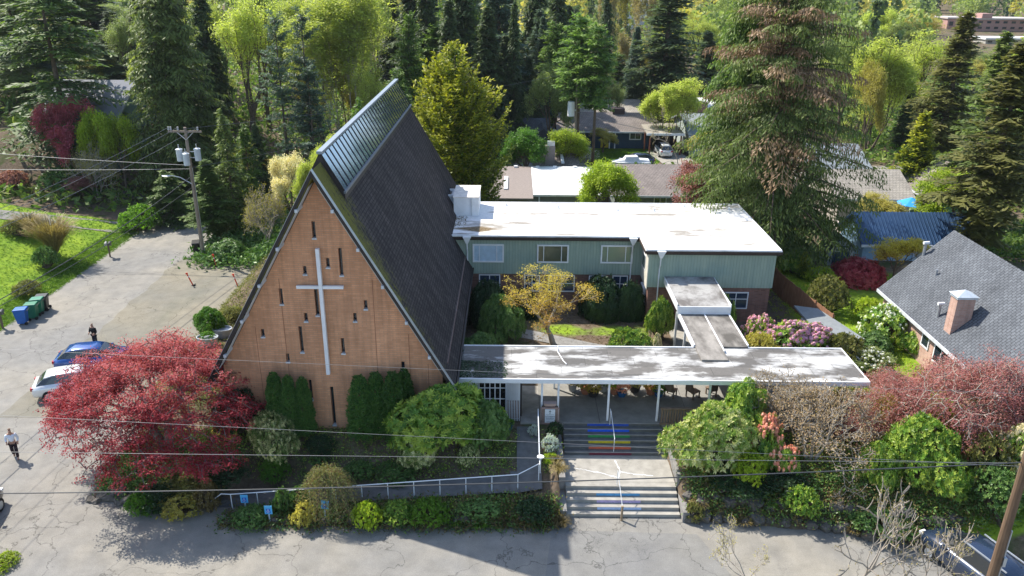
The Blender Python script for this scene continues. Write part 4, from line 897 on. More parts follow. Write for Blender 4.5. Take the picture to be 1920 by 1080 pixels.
pipe('white elbow vent pipe on the back edge of the grey roof',26.6,48.2,6.2,1.1,.1); pipe('short black vent on the upper grey roof',26.2,45.6,6.05,.4,.07,False); pipe('silver twin flue near the grey roof eave',24.9,42.2,4.7,.9,.09)
# garage and barn-shaped shed
gg=gable('blue_garage','long blue metal-roofed garage behind the yellow maple',28.4,37.5,60.5,65.2,1.0,3.3,5.0,'x',plain('blue_metal_roof',(.04,.09,.19),.45,.5,.2,var=.3,scale=1.2),plain('pale_blue_wall',(.22,.35,.47),.8,.2),ov=.35,cat='garage')
m=MB()
for i in range(34):
    x=28.15+i*.29; m.bar((x,60.15,3.24),(x,62.85,5.09),.03,.035)
m.build('roof_rib',plain('blue_rib',(.05,.11,.23),.45,.5),gg); MB().box(30.2,30.35,60.42,60.498,1.5,3.2).box(32.5,35.5,60.42,60.498,1.5,3.0).build('garage_door',plain('greyish_door',(.35,.42,.47)),gg)
bs=thing('garden_shed','small pale barn-shaped shed with dark blue double doors','shed',(26.1,59.2,1.45))
fixn(MB().extr([(-.95,0),(.95,0),(1.0,1.45),(.55,2.1),(0,2.5),(-.55,2.1),(-1.0,1.45)],'y',0,1.8).build('wall',plain('shed_grey',(.42,.47,.5)),bs))
m=MB(); P5=[(-1.05,1.4),(-.58,2.13),(0,2.55),(.58,2.13),(1.05,1.4)]
for a,b in zip(P5,P5[1:]): m.bar((a[0],-.12,a[1]+.03),(b[0],-.12,b[1]+.03),.2,.05); m.add([(a[0],-.1,a[1]+.03),(b[0],-.1,b[1]+.03),(b[0],1.9,b[1]+.03),(a[0],1.9,a[1]+.03)],[(0,1,2,3)])
m.build('roof',M['greyroof'],bs)
for s in (-1,1):
    d=MB().box(min(.02*s,.62*s),max(.02*s,.62*s),-.05,-.002,.05,1.85).build('door',plain('navy_door',(.03,.06,.12)),bs); m=MB(); x0=min(.12*s,.52*s); m.box(x0,x0+.4,-.09,-.052,1.4,1.46); m.box(x0,x0+.4,-.09,-.052,1.66,1.72); m.box(x0,x0+.05,-.09,-.052,1.461,1.659); m.box(x0+.35,x0+.4,-.09,-.052,1.461,1.659); m.box(x0+.18,x0+.22,-.09,-.052,1.461,1.659); m.build('door_window',M['white'],d)
# lean-to roof, fences
ls=thing('lean_to','low grey lean-to roof beside the wooden fence','shed',(0,0,0)); a,b,c,d_=[(18.5,47.6,3.0),(19.8,46.9,3.1),(21.1,42.6,3.0),(18.9,43.4,2.7)]
m=MB(); m.add([a,b,c,d_]+[(x,y,z+.12) for x,y,z in (a,b,c,d_)],[(0,3,2,1),(4,5,6,7),(0,1,5,4),(1,2,6,5),(2,3,7,6),(3,0,4,7)]); m.build('roof',plain('grey_felt',(.20,.22,.23)),ls); MB().box(18.7,20.6,43.5,46.6,1.,2.7).build('wall',M['whited'],ls)
def fence(label,pts,h,mat,step=.16,gap=.012,posts=2.2,kind='wooden_fence',cat='fence'):
    t=thing(kind,label,cat,(0,0,0)); bd=MB(); ps=[]
    for a,b in zip(pts,pts[1:]):
        a=Vector((*a,0));b=Vector((*b,0)); L=(b-a).length; d=(b-a)/L; n=int(L/step)
        for i in range(n):
            p=a+d*step*(i+.02); q=a+d*(step*(i+1)-gap); z=H(p.x,p.y); hh=h+rng.uniform(-.02,.02); bd.bar(((p.x+q.x)/2,(p.y+q.y)/2,z),((p.x+q.x)/2,(p.y+q.y)/2,z+hh),.02,.02) if 0 else bd.add([(p.x,p.y,z),(q.x,q.y,z),(q.x+.0,q.y+.025,z),(p.x,p.y+.025,z),(p.x,p.y,z+hh),(q.x,q.y,z+hh),(q.x,q.y+.025,z+hh),(p.x,p.y+.025,z+hh)] if abs(d.x)>abs(d.y) else [(p.x,p.y,z),(p.x+.025,p.y,z),(q.x+.025,q.y,z),(q.x,q.y,z),(p.x,p.y,z+hh),(p.x+.025,p.y,z+hh),(q.x+.025,q.y,z+hh),(q.x,q.y,z+hh)],[(0,3,2,1),(4,5,6,7),(0,1,5,4),(1,2,6,5),(2,3,7,6),(3,0,4,7)])
        for i in range(int(L/posts)+1):
            p=a+d*posts*i; z=H(p.x,p.y); MB().box(p.x-.06,p.x-.002,p.y-.05,p.y+.05,z-.1,z+h+.1).build('post',mat,t)
    bd.build('boards',mat,t); return t
fence('reddish cedar board fence behind the green wing',[(18.9,58),(19.3,52),(20.3,45.2)],1.75,M['cedar'])
wf=thing('wire_fence','low wire fence with wooden posts beside the narrow lawn at right','fence',(0,0,0)); pts=[]
for px,py in ((1784,838),(1797,856),(1808,884)):
    p=G(px,py); pts.append(p); MB().box(p.x-.07,p.x+.07,p.y-.07,p.y+.07,p.z-.2,p.z+.95).build('post',plain('reddish_post',(.28,.14,.10)),wf)
for a,b in zip(pts,pts[1:]):
    for h_ in (.5,.9): MB().tube([a+Vector((0,0,h_)),b+Vector((0,0,h_))],.02,4).build('rail',M['whited'],wf)
# houses behind
h1=thing('flat_roof_house','low house with half grey and half white flat roof behind the green wing','house',(0,0,0))
MB().box(-4.5,8.2,74.5,85.3,0,2.85).build('wall',plain('grey_siding',(.20,.21,.20)),h1)
MB().box(-5.2,1.95,72.9,86,2.95,3.12).build('roof',plain('taupe_gravel_roof',(.26,.225,.205),.95,.1,var=.2,scale=6),h1,label='taupe gravel half of the roof'); MB().box(1.98,8.7,74.2,86,2.95,3.14).build('roof',membrane('white_metal_roof',(.82,.82,.8),(.55,.53,.5),.6,.75,(.3,1,1)),h1,label='white half of the roof')
m=MB()
for x in (-3.,.3,2.7,4.6,6.8): m.box(x-.2,x+.2,85.3,85.7,3.14,3.3)
m.build('roof_vent',M['white'],h1); MB().box(-.9,-.5,76,81,3.13,3.25).build('roof_duct',M['white'],h1); MB().box(2.5,2.62,74.1,74.2,.5,2.9).box(7.9,8.02,74.1,74.2,.5,2.9).build('post',M['white'],h1)
h1b=gable('hip_roof_house','brown low-roofed house with grey block chimney behind the flat white roof',2.8,6.9,87.5,92.0,0,2.7,3.8,'x',M['brownroof'],plain('beige_wall',(.4,.36,.3)),ov=.6)
c_=thing('block_chimney','grey block chimney with silver cap behind the flat white roof','chimney',(4.15,88.2,2.4)); MB().box(-.55,.55,-.4,.4,0,2.6).build('stack',plain('taupe_block',(.24,.21,.20)),c_); MB().box(-.35,.5,-.3,.3,2.602,3.1).build('cap',M['metal'],c_)
MB().bar((5.6,87.6,3.1),(5.5,89.6,3.95),.35,.15).build('roof_duct',M['white'],h1b)
h2=gable('grey_house','grey-green house with brown shingle roof behind the white flat roof',10.3,20.5,76.6,88,0,2.75,4.3,'x',M['brownroof'],plain('grey_green_lap',(.17,.20,.18)),ov=.6)
for xa in (11.0,14.2,17.6): glass_win(h2,xa,xa+1.1,76.6,1.3,2.3,cols=(.5,))
h3=gable('blue_house','low dark blue house with beige roof and yellow door beyond the lawn',6.8,19.0,110.6,118.5,0,2.75,4.3,'x',M['brownroof'],plain('navy_lap_siding',(.035,.07,.115)),ov=.8)
glass_win(h3,16.4,17.8,110.6,1.35,2.35,cols=(.5,),fw=.14); MB().box(12.3,13.4,110.5,110.598,.1,2.4).build('door',plain('yellow_door',(.55,.42,.04)),h3,label='mustard yellow front panel'); MB().box(13.45,13.6,110.45,110.6,0,2.6).box(14.2,14.35,110.45,110.6,0,2.6).build('trim',M['white'],h3)
MB().box(14.2,15.9,114,115.4,4.1,4.95).build('chimney',plain('dark_brick',(.07,.05,.05)),h3)
cp=thing('carport','flat white-edged carport on brown posts beside the blue house','carport',(0,0,0)); m=MB(); m.add([(18.0,106.3,2.75),(23.0,106.3,2.75),(23.0,112.5,3.05),(18.0,112.5,3.05),(18.0,106.3,2.95),(23.0,106.3,2.95),(23.0,112.5,3.25),(18.0,112.5,3.25)],[(0,3,2,1),(4,5,6,7),(0,1,5,4),(1,2,6,5),(2,3,7,6),(3,0,4,7)]); m.build('roof',M['tanroof'],cp)
MB().box(17.95,23.05,106.15,106.29,2.7,3.0).build('fascia',M['white'],cp)
for x,y in ((18.6,107),(18.2,109),(22.7,106.6),(22.7,110)): MB().box(x-.09,x+.09,y-.09,y+.09,0,2.76).build('post',plain('red_brown_post',(.22,.08,.05)),cp)
MB().box(18.2,22.9,112.6,112.8,0,2.9).build('back_wall',M['dark'],cp)
gable('beige_house','long beige-roofed house with a strip of clerestory windows behind the blue house',9.5,19.0,120,130,0,3.3,4.6,'x',M['tanroof'],plain('pale_lap',(.45,.44,.4)),ov=.6)
glass_win(bpy.data.objects['beige_house'],10.4,18.6,120,2.3,3.1,cols=(.15,.3,.45,.6,.75,.9))
g5=gable('grey_roof_house','grey-roofed house left of the two tall firs',-3.5,4.4,104.8,112,0,2.8,4.5,'x',M['greyroof'],plain('charcoal_wall',(.06,.06,.065)),ov=.6)
fixn(MB().extr([(1.6,2.85),(6.2,2.85),(3.9,4.2)],'y',102.2,108).build('porch_roof',M['greyroof'],g5)); MB().box(2.0,5.8,102.6,104.7,0,2.84).build('porch_wall',M['dark'],g5)
g6=gable('slate_roof_house','blue-grey roofed house behind the bare tree and carport',24.0,30.5,106,119,0,2.9,4.6,'x',plain('slate_blue_roof',(.24,.27,.29),.9,.2,var=.3),plain('pale_green_wall',(.38,.44,.42)),ov=.5)
c6=thing('stone_chimney','round brown stone chimney on the slate-roofed house','chimney',(27.6,118,4.0)); MB().box(-.9,.9,-.5,.5,0,1.4).build('stack',M['pbrick'],c6)
gable('white_roof_house','house with bright white low roof at the far end of the street',29.5,36.5,126,138,0,2.9,3.9,'x',plain('bright_roof',(.8,.8,.78)),plain('pale_lap',(.45,.44,.4)),ov=.5)
gable('small_grey_house','small grey-gabled roof beyond the bright white roof',32.5,38.5,141,149,0,3.4,5.2,'x',M['greyroof'],plain('pale_lap',(.45,.44,.4)),ov=.5)
gable('tan_roof_house','tan-roofed house right of the great spruce',31.5,38.4,73.9,82,0.,3.3,5.0,'x',M['tanroof'],plain('tan_wall',(.4,.36,.3)),ov=.4)
gable('green_house','green-walled cottage with brown roof among the right-hand trees',41.2,47,74.5,82,0,3.2,5.6,'y',M['brownroof'],plain('leaf_green_wall',(.12,.22,.09)),ov=.5)
gable('blue_eave_house','pale-roofed house half hidden right of the brown spruce',33.2,40,88,97,0,3.,4.6,'x',plain('slate_blue_roof',(.24,.27,.29)),plain('pale_lap',(.45,.44,.4)),ov=.5)
hl=gable('hillside_house','large grey-roofed house on the hillside at far left',-51.,-43.3,86.5,96.5,2,8.3,11.3,'x',plain('lavender_grey_roof',(.27,.28,.31),.9,.2,var=.15),plain('teal_gable',(.10,.15,.14)),ov=.6)
fixn(MB().extr([(-50.2,8.1),(-45.6,8.1),(-47.9,9.6)],'y',84.2,89).build('cross_gable',plain('teal_gable',(.10,.15,.14)),hl))
gable('long_white_house','white house glimpsed behind the layered cedar at left',-74,-62,88,96,2,7.4,9.0,'x',plain('lavender_grey_roof',(.27,.28,.31)),M['whited'],ov=.5)
dk=thing('wooden_deck','pale wooden deck behind the blue garage','deck',(0,0,0)); MB().box(29.8,36.6,66.8,70.5,.9,2.0).build('platform',plain('pale_deck',(.6,.53,.45)),dk)
def lawnchair(x,y,rz,label):
    t=thing('lawn_chair',label,'chair',(x,y,2.004),rz,None); MB().box(-.28,.28,-.25,.25,.36,.41).build('seat',M['white'],t)
    m=MB()
    for i in range(5): m.add([(-.26+i*.11,.24,.41),(-.17+i*.11,.24,.41),(-.17+i*.11,.27,.41),(-.26+i*.11,.27,.41),(-.26+i*.11,.42,1.1),(-.17+i*.11,.42,1.1),(-.17+i*.11,.45,1.1),(-.26+i*.11,.45,1.1)],[(0,3,2,1),(4,5,6,7),(0,1,5,4),(1,2,6,5),(2,3,7,6),(3,0,4,7)])
    m.build('backrest',M['white'],t)
    for a in (-.25,.25):
        for b in (-.22,.22): MB().box(a-.025,a+.025,b-.025,b+.025,0,.36).build('leg',M['white'],t)
        MB().box(a-.05,a+.05,-.3,.25,.58,.61).box(a-.025,a+.025,-.26,-.21,.41,.58).build('armrest',M['white'],t)
lawnchair(31.9,67.4,2.6,'leftmost white lawn chair on the deck'); lawnchair(33.5,67.4,3.1,'middle white lawn chair facing the camera on the deck'); lawnchair(35.1,67.5,3.9,'rightmost white lawn chair on the deck, turned sideways')
um=thing('blue_parasol','bright blue patio parasol behind the lawn chairs','parasol',(36.2,69.5,2.0)); n=8
MB().add([(1.25*math.cos(6.283*i/n),1.25*math.sin(6.283*i/n),1.9) for i in range(n)]+[(0,0,2.5)],[(i,(i+1)%n,n) for i in range(n)]).build('canopy',plain('parasol_blue',(.03,.30,.75)),um); MB().tube([(0,0,0),(0,0,2.5)],.03,6).build('pole',M['white'],um)
# far buildings
def farb(label,px,py,D,w,h,dp,mat,roof,kind='far_building',floors=2,z=None):
    p=atD(px,py,D); t=thing(kind,label,'building',(p.x,D,p.z)); MB().box(-w/2,w/2,0,dp,-6,h).build('wall',mat,t); MB().box(-w/2-.5,w/2+.5,-.5,dp+.5,h+.01,h+.6).build('roof',roof,t)
    n=max(2,int(w/3))
    for f in range(floors):
        for i in range(n):
            x=-w/2+(i+.5)*w/n; MB().box(x-.8,x+.8,-.08,-.01,h*(f+.35)/floors,h*(f+.75)/floors).build('window',M['glass'],t)
    return t
farb('white tower block glimpsed between the bare poplars',1189,50,325,5,7.5,8,plain('bright_wall',(.75,.8,.85)),M['white']); farb('stepped white building beside the tower block far away',1212,44,330,6,8,8,plain('bright_wall',(.75,.8,.85)),M['white'],floors=3)
farb('pale blue building far behind the great dark fir',1287,58,330,8,9,8,plain('pale_blue_block',(.45,.6,.8)),M['white'],floors=3)
b_=farb('long pink brick school-like building on the far hillside',1874,58,330,26,4.2,12,plain('far_pink_brick',(.42,.25,.22)),plain('far_roof',(.5,.45,.42))); MB().box(-8.5,-4.5,-.7,5,4.8,6.5).build('raised_roof',plain('far_pink_brick',(.42,.25,.22)),b_)
farb('short pink brick block left of the long brick building',1795,55,335,9,4,10,plain('far_pink_brick',(.42,.25,.22)),plain('far_roof',(.5,.45,.42)),floors=1)
farb('low white building below the long brick one',1895,83,290,18,1.5,8,plain('pale_lap',(.45,.44,.4)),M['white'],floors=1); farb('tiny pale-roofed house among trees at top right',1722,68,310,6,2.5,6,plain('pale_lap',(.45,.44,.4)),plain('slate_blue_roof',(.24,.27,.29)),floors=1)
farb('white far house at the top of the hillside',1662,14,420,12,5,8,plain('pale_lap',(.45,.44,.4)),M['white'])
# ------------------------------------------------------------------ vehicles
def car(kind,label,x,y,rz,col,suv=False,z=0.0,rails=False,sc=1):
    t=thing(kind,label,'car',(x,y,z),rz); hz=.12 if suv else 0
    pm=plain('car_paint_'+kind+str(int(x)),col,.22,.6,.25,var=.03); k=pm.node_tree.nodes['Principled BSDF']; k.inputs['Coat Weight'].default_value=.6
    st=[(-2.25,.62,.38,.70),(-2.18,.80,.30,.92),(-1.7,.88,.26,1.0),(-.9,.90,.24,1.0),(.4,.90,.24,.98),(1.1,.89,.24,.95),(1.8,.84,.26,.84),(2.15,.74,.30,.72),(2.27,.55,.40,.58)]
    rings=[]
    for X_,w_,zb,zt in st:
        zt+=hz; rings.append([(X_,-w_*.9,zb),(X_,-w_,zb+.18),(X_,-w_,zt-.22),(X_,-w_*.9,zt),(X_,w_*.9,zt),(X_,w_,zt-.22),(X_,w_,zb+.18),(X_,w_*.9,zb)])
    MB().loft(rings).build('body',pm,t,smooth=True,bevel=.0)
    rt=1.45+hz*2; gs=[(-1.95,.72,.98,1.02),(-1.55,.76,.98,rt-.12),(-1.0,.76,.98,rt),(0.1,.76,.97,rt+.01),(.55,.75,.95,rt-.08),(1.35,.72,.92,.96)]
    if suv: gs[0]=(-2.12,.74,1.0,1.1); gs[1]=(-1.95,.76,.98,rt-.1)
    rr=[[(a,-b,c+hz*.8),(a,-b*.80,d),(a,b*.80,d),(a,b,c+hz*.8)] for a,b,c,d in gs]
    MB().loft(rr).build('glasshouse',glass('car_glass',(.015,.02,.025),0,.04,.9),t,smooth=False)
    rp=[[(a,-.62,rt-.02-e),(a,-.52,rt+.035-e),(a,.52,rt+.035-e),(a,.62,rt-.02-e)] for a,e in ((-1.5 if not suv else -1.9,.10),(-1.05,.0),(.1,-.01),(.5,.08))]
    MB().loft(rp).build('roof_panel',pm,t,smooth=True)
    for a in (-1.38,1.42):
        for s in (-1,1):
            wl=MB().tube([(a,s*.70,.33),(a,s*.92,.33)],.33,16).build('wheel',M['rubber'],t); MB().tube([(a,s*.921,.33),(a,s*.935,.33)],.2,12).build('rim',M['metal'],wl)
    for s in (-1,1):
        MB().box(2.05,2.24,s*.58-.14,s*.58+.14,.60+hz,.72+hz).build('headlight',M['white'],t); MB().box(-2.26,-2.1,s*.66-.1,s*.66+.1,.72+hz,.90+hz).build('taillight',plain('tail_red',(.4,.02,.02),.3),t)
        MB().box(.75,.9,s*.93-.07,s*.93+.07,.98+hz,1.08+hz).build('mirror',pm,t)
        if rails: MB().bar((-1.7,s*.58,rt+.08),(.3,s*.58,rt+.08),.05,.05).build('roof_rail',M['metal'],t)
    MB().box(-2.275,-2.24,-.26,.26,.55,.68).build('number_plate',M['whited'],t)
    t.scale=(sc,sc,sc); return t
car('blue_car','shiny blue car behind the red maple in the side road',-26.1,44.2,R(12),(.012,.07,.28))
car('white_car','white car mostly hidden under the left of the red maple',-25.7,41.1,R(20),(.75,.76,.76))
car('carport_car','white hatchback parked nose-in under the carport',20.4,106.6,R(92),(.7,.72,.74),suv=True)
car('dark_car','dark blue car with silver roof rails under the bare street tree',19.35,26.2,R(110),(.02,.035,.07),suv=True,rails=True)
car('street_car','dark car parked across the street beyond the boat',16.0,100.6,R(175),(.03,.05,.10))
car('black_car','black car cut off by the left edge beside the mossy verge',-24.3,28.4,R(95),(.012,.012,.014))
mh=thing('motorboat','long white covered boat parked behind the brown shingle roof','boat',(14.7,97.0,0),R(0)); mh.scale=(.8,.8,.8); MB().loft([[(a,-w,zb),(a,-w*1.05,1.6),(a,w*1.05,1.6),(a,w,zb)] for a,w,zb in ((-3,.5,1.3),(-2.2,.95,.8),(0,1.1,.6),(2.5,1.1,.6),(2.9,1.0,.9))]).build('hull',M['white'],mh,smooth=False)
MB().loft([[(a,-w,1.61),(a,-w*.8,zt),(a,w*.8,zt),(a,w,1.61)] for a,w,zt in ((-2.6,.5,1.7),(-1.2,.85,1.95),(-.9,.8,2.4),(.9,.8,2.45),(1.2,.9,2.0),(2.7,.95,1.9))]).build('cover',M['white'],mh)
MB().box(-2,2.6,-.4,.4,.35,.6).build('trailer',M['metal'],mh); MB().tube([(-.3,-1,.35),(-.3,1,.35)],.34,12).build('wheel',M['rubber'],mh)
# ------------------------------------------------------------------ bins, boxes, stakes
def bin_(x,y,rz,col,label,tilt=0,s=1,grp='wheeled bins at the grass verge'):
    t=thing('wheelie_bin',label,'bin',(x,y,max(0,H(x,y))),rz,grp); t.rotation_euler=(tilt,0,rz); t.scale=(s,s,s)
    m=MB(); m.add([(-.25,-.28,.08),(.25,-.28,.08),(.25,.25,.08),(-.25,.25,.08),(-.32,-.4,1.02),(.32,-.4,1.02),(.32,.34,1.02),(-.32,.34,1.02)],[(0,3,2,1),(4,5,6,7),(0,1,5,4),(1,2,6,5),(2,3,7,6),(3,0,4,7)]); m.build('body',col,t,bevel=.02)
    l=MB(); l.add([(-.35,-.44,1.022),(.35,-.44,1.022),(.35,.4,1.022),(-.35,.4,1.022),(-.31,-.38,1.1),(.31,-.38,1.1),(.31,.36,1.12),(-.31,.36,1.12)],[(0,3,2,1),(4,5,6,7),(0,1,5,4),(1,2,6,5),(2,3,7,6),(3,0,4,7)]); l.build('lid',col,t,bevel=.02)
    MB().tube([(-.3,.45,1.0),(.3,.45,1.0)],.02,6).build('handle',M['black'],t)
    for a in (-.3,.3): MB().tube([(a-.03,.28,.11),(a+.03,.28,.11)],.11,12).build('wheel',M['rubber'],t)
for px,py,c,lb in ((45,608,plain('bin_blue',(.02,.12,.42),.45),'blue wheeled bin on the verge, nearest of its row'),(64,598,plain('bin_green',(.02,.17,.09),.45),'larger green wheeled bin beside the blue one'),(75,588,plain('bin_green2',(.03,.2,.12),.45),'smaller green wheeled bin next to the charcoal one'),(84,582,plain('bin_black',(.03,.035,.035),.45),'charcoal wheeled bin at the far end of the verge row')):
    p=G(px,py); bin_(p.x,p.y,R(-78),c,lb,s=1.05)
p=atz(370,474,0); bin_(p.x,p.y,.3,plain('bin_black2',(.015,.015,.016),.45),'leaning black wheeled bin beside the utility pole',tilt=.12,grp=None)
def mailbox(px,py,label,w=.28):
    p=G(px,py); t=thing('mailbox',label,'mailbox',(p.x,p.y,p.z),R(20)); MB().box(-.06,.06,-.06,.06,-.1,1.1).build('post',M['wood'],t); MB().box(-.3,.3,-.06,.06,1.101,1.16).build('shelf',M['wood'],t)
    for i,s in enumerate((-.15,.15)):
        n=8; m=MB(); pr=[(s-.11,1.162),(s+.11,1.162)]+[(s+.11*math.cos(a),1.3+.11*math.sin(a)) for a in np.linspace(0,math.pi,7)]; m.extr(pr,'y',-.28,.28); fixn(m.build('box',plain('mailbox_grey',(.10,.10,.10),.4,.5,.5) if i else plain('mailbox_pale',(.38,.39,.4),.4,.5,.5),t))
mailbox(207,483,'pair of grey mailboxes on a post halfway along the verge'); mailbox(6,617,'dark mailbox on a post at the left edge by the bins')
def stake(px,py,lean,label):
    p=atz(px,py,0); t=thing('marker_stake',label,'marker post',(p.x,p.y,0)); t.rotation_euler=(lean[1],lean[0],0); om=plain('marker_orange',(.75,.07,.03),.5)
    MB().tube([(0,0,.05),(0,0,1.05)],.05,8).build('post',om,t); MB().box(-.2,.2,-.15,.15,.0,.05).build('base',M['black'],t)
    MB().tube([(0,0,.72),(0,0,.82)],.056,8).build('reflective_band',M['white'],t); MB().box(-.09,.09,-.02,.02,1.0,1.12).build('top',om,t)
stake(362,535,(-.35,0),'leftmost orange marker post, leaning left on the gravel'); stake(446,537,(-.2,.1),'orange marker post nearest the church wall'); stake(406,500,(-.15,0),'orange marker post beside the hedge and utility pole')
def tub(px,py,label,w,rnd_=True,fm=None):
    p=G(px,py); t=thing('metal_planter',label,'planter',(p.x,p.y,p.z+.02)); n=18
    MB().loft([[(w*a*math.cos(6.283*i/n),w*.7*a*math.sin(6.283*i/n),z) for i in range(n)] for a,z in ((.9,0),(1,.55),(1.03,.56),(1.03,.6),(.95,.6),(.93,.5))]).build('tub',M['metal'],t,smooth=False)
    if fm: o=bpy.data.objects.new('foliage',PR['smallshrub'][0][0]); COL.objects.link(o); o.parent=t; o.location=(0,0,.45); o.scale=(w*1.3,w*1.1,.7); o.material_slots[0].link='OBJECT'; o.material_slots[0].material=fm
tub(391,648,'oval galvanised tub with green plant nearer the red maple',.65,fm=LM['bright_green']); tub(419,632,'oval galvanised tub of soil against the church rake',.6)
st_=thing('stone_slab','yellow mossy stone slab beside the red maple trunk','stone',(-14.2,33.6,H(-14.2,33.6)+.4),R(-20)); MB().box(-.62,.62,-.3,.3,0,.14).build('slab',plain('moss_yellow',(.42,.38,.06),.95,.1,var=.4,scale=8),st_,bevel=.03)
st_.rotation_euler=(R(20),R(8),R(-18))
# accessible parking signs
def psign(px,py,h,label,D=None,tilt=0):
    p=G(px,py); t=thing('parking_sign',label,'sign',(p.x,p.y,p.z)); t.rotation_euler=(0,tilt,0)
    MB().box(-.03,.03,.0,.04,-.1,h).build('post',plain('pale_blue_post',(.45,.55,.68)),t); b=MB().box(-.17,.17,-.03,-.002,h-.36,h+.08).build('board',plain('sign_light_blue',(.10,.42,.72),.5),t)
    MB().box(-.10,.10,-.036,-.0305,h-.30,h-.06).build('panel',plain('sign_dark_blue',(.02,.14,.55),.5),b)
    m=MB(); m.box(-.016,.014,-.041,-.0365,h-.12,h-.09); m.box(-.016,.004,-.041,-.0365,h-.20,h-.121); m.box(.0045,.045,-.041,-.0365,h-.19,h-.175); m.box(.03,.045,-.041,-.0365,h-.25,h-.191)
    m.tube([(.055*math.cos(a)-.012,-.039,h-.215+.055*math.sin(a)) for a in np.linspace(2.2,5.9,10)],.008,4); m.build('wheelchair_symbol',M['white'],b)
psign(507,985,1.0,'light blue parking sign on a white post, middle of the three'); psign(609,980,1.15,'smallest blue parking sign in front of the weeping shrub',tilt=R(5)); psign(462,962,.95,'blue parking sign fixed beside the railing end, leftmost of three')
# ------------------------------------------------------------------ poles and wires
up1=thing('utility_pole','tall wooden utility pole with three grey transformers by the side road','utility pole',(-26.6,64,0))
MB().tube([(0,0,-.5),(0,0,11.3)],[.19,.12],10).build('pole',M['pole'],up1); ca=MB().box(-1.35,1.35,-.16,-.05,10.9,11.05).build('crossarm',M['pole'],up1)
m=MB()
for x in (-1.3,-1.12,-.55,1.05):
    MB().tube([(x,-.1,11.05),(x,-.1,11.15),(x,-.1,11.2),(x,-.1,11.35)],[.03,.09,.06,.08],8).build('insulator',M['metal'],ca)
MB().bar((-.7,-.1,10.95),(0,-.1,10.3),.05,.05).bar((.7,-.1,10.95),(0,-.1,10.3),.05,.05).build('brace',M['metal'],up1)
tm_=plain('transformer_grey',(.55,.60,.64),.4,.4)
for x,y,z in ((-.62,-.3,8.6),(-.02,-.55,8.3),(.85,-.3,8.65)):
    c_=MB().loft([[(x+r_*math.cos(6.283*i/16),y+r_*math.sin(6.283*i/16),z+zz) for i in range(16)] for r_,zz in ((.24,0),(.25,.05),(.25,.92),(.28,.93),(.28,.98),(.12,1.04))]).build('transformer',tm_,up1,smooth=False)
    MB().tube([(x-.05,y+.08,z+1.03),(x-.05,y+.08,z+1.35)],[.035,.05],6).build('bushing',M['metal'],c_); MB().bar((x,y,z+.7),(0,0,z+.7),.06,.06).bar((x,y,z+.2),(0,0,z+.2),.06,.06).build('bracket',M['metal'],c_)
MB().tube([(0,-.1,6.6),(-.9,-.2,7.2),(-1.5,-.25,7.35),(-1.75,-.25,7.33)],.035,6).build('lamp_arm',M['metal'],up1)
MB().loft([[(-1.7-a,-.25-w_,7.33-d_),(-1.7-a,-.25,7.4),(-1.7-a,-.25+w_,7.33-d_),(-1.7-a,-.25,7.25-d_)] for a,w_,d_ in ((0,.05,0),(.2,.14,.02),(.55,.13,.02),(.7,.03,0))]).build('street_lamp',M['metal'],up1)
MB().tube([(.19,-.05,0),(.16,-.05,8)],.025,5).build('conduit',M['metal'],up1)
up2=thing('utility_pole','brown wooden pole crossing the bottom right corner','utility pole',(13.75,17.8,-.05)); MB().tube([(0,0,0),(0,0,12.2)],[.155,.12],12).build('pole',plain('brown_pole_wood',(.15,.10,.065),.9,.15,var=.4,scale=8,sc=(1,1,.15)),up2); MB().tube([(.17,-.02,2),(.16,-.02,9.2)],.03,6).build('conduit',M['metal'],up2); MB().box(.13,.22,-.1,.04,8.0,8.3).build('fitting',M['metal'],up2)
p=atD(1078,262,96); up3=thing('utility_pole','distant pole with one white transformer beside the two tall firs','utility pole',(p.x,96,0)); MB().tube([(0,0,0),(0,0,11)],[.17,.12],8).build('pole',M['pole'],up3); MB().tube([(-.62,-.2,7.0),(-.62,-.2,8.7)],.42,14).build('transformer',M['white'],up3); MB().box(-.4,0,-.25,-.15,7.6,7.8).build('bracket',M['metal'],up3)
wirem=plain('wire_grey',(.17,.175,.18),.5,.4); wired=plain('wire_dark',(.05,.055,.06),.6,.3)
def wire(label,a,b,sag,r,mat,n=28):
    a=Vector(a);b=Vector(b); pts=[]
    for i in range(n+1):
        t=i/n; p=a.lerp(b,t); p.z-=4*sag*t*(1-t); pts.append(p)
    o=MB().tube(pts,r,5).build('overhead_wire',mat); tag(o,label,'wire',None); return o
def w2(label,p0,p1,D,sag,r,mat): # through two pixels at distance D, run on beyond the frame
    a=atD(*p0,D); b=atD(*p1,D); d=(b-a)/(b.x-a.x); A=a+d*(-30-a.x); B=b+d*(26-b.x); return wire(label,A,B,sag,r,mat)
w2('topmost thin wire crossing the brick gable and canopy front',(0,648),(1440,712),21,.15,.005,wirem)
w2('pale wire crossing in front of the columnar hedges',(0,845),(1900,866),18.5,.05,.0065,wirem)
a=atD(0,914,17.8); b=atD(1920,866,17.8); wire('thick dark cable crossing low in front of the lower steps',a+(a-b)*.3,b+(b-a)*.02,.28,.017,wired)
a=atD(0,905,17.4); wire('twisted pale cable just above the path railing',atD(-300,912,17.4),atD(1015,911,17.4)+Vector((26,0,1.2)),.05,.010,wirem) if 0 else None
w2('faint thin wire crossing the rhododendrons and rainbow steps',(480,802),(960,826),20,.02,.006,wirem)
Pp=Vector((-26.6,63.9,0))
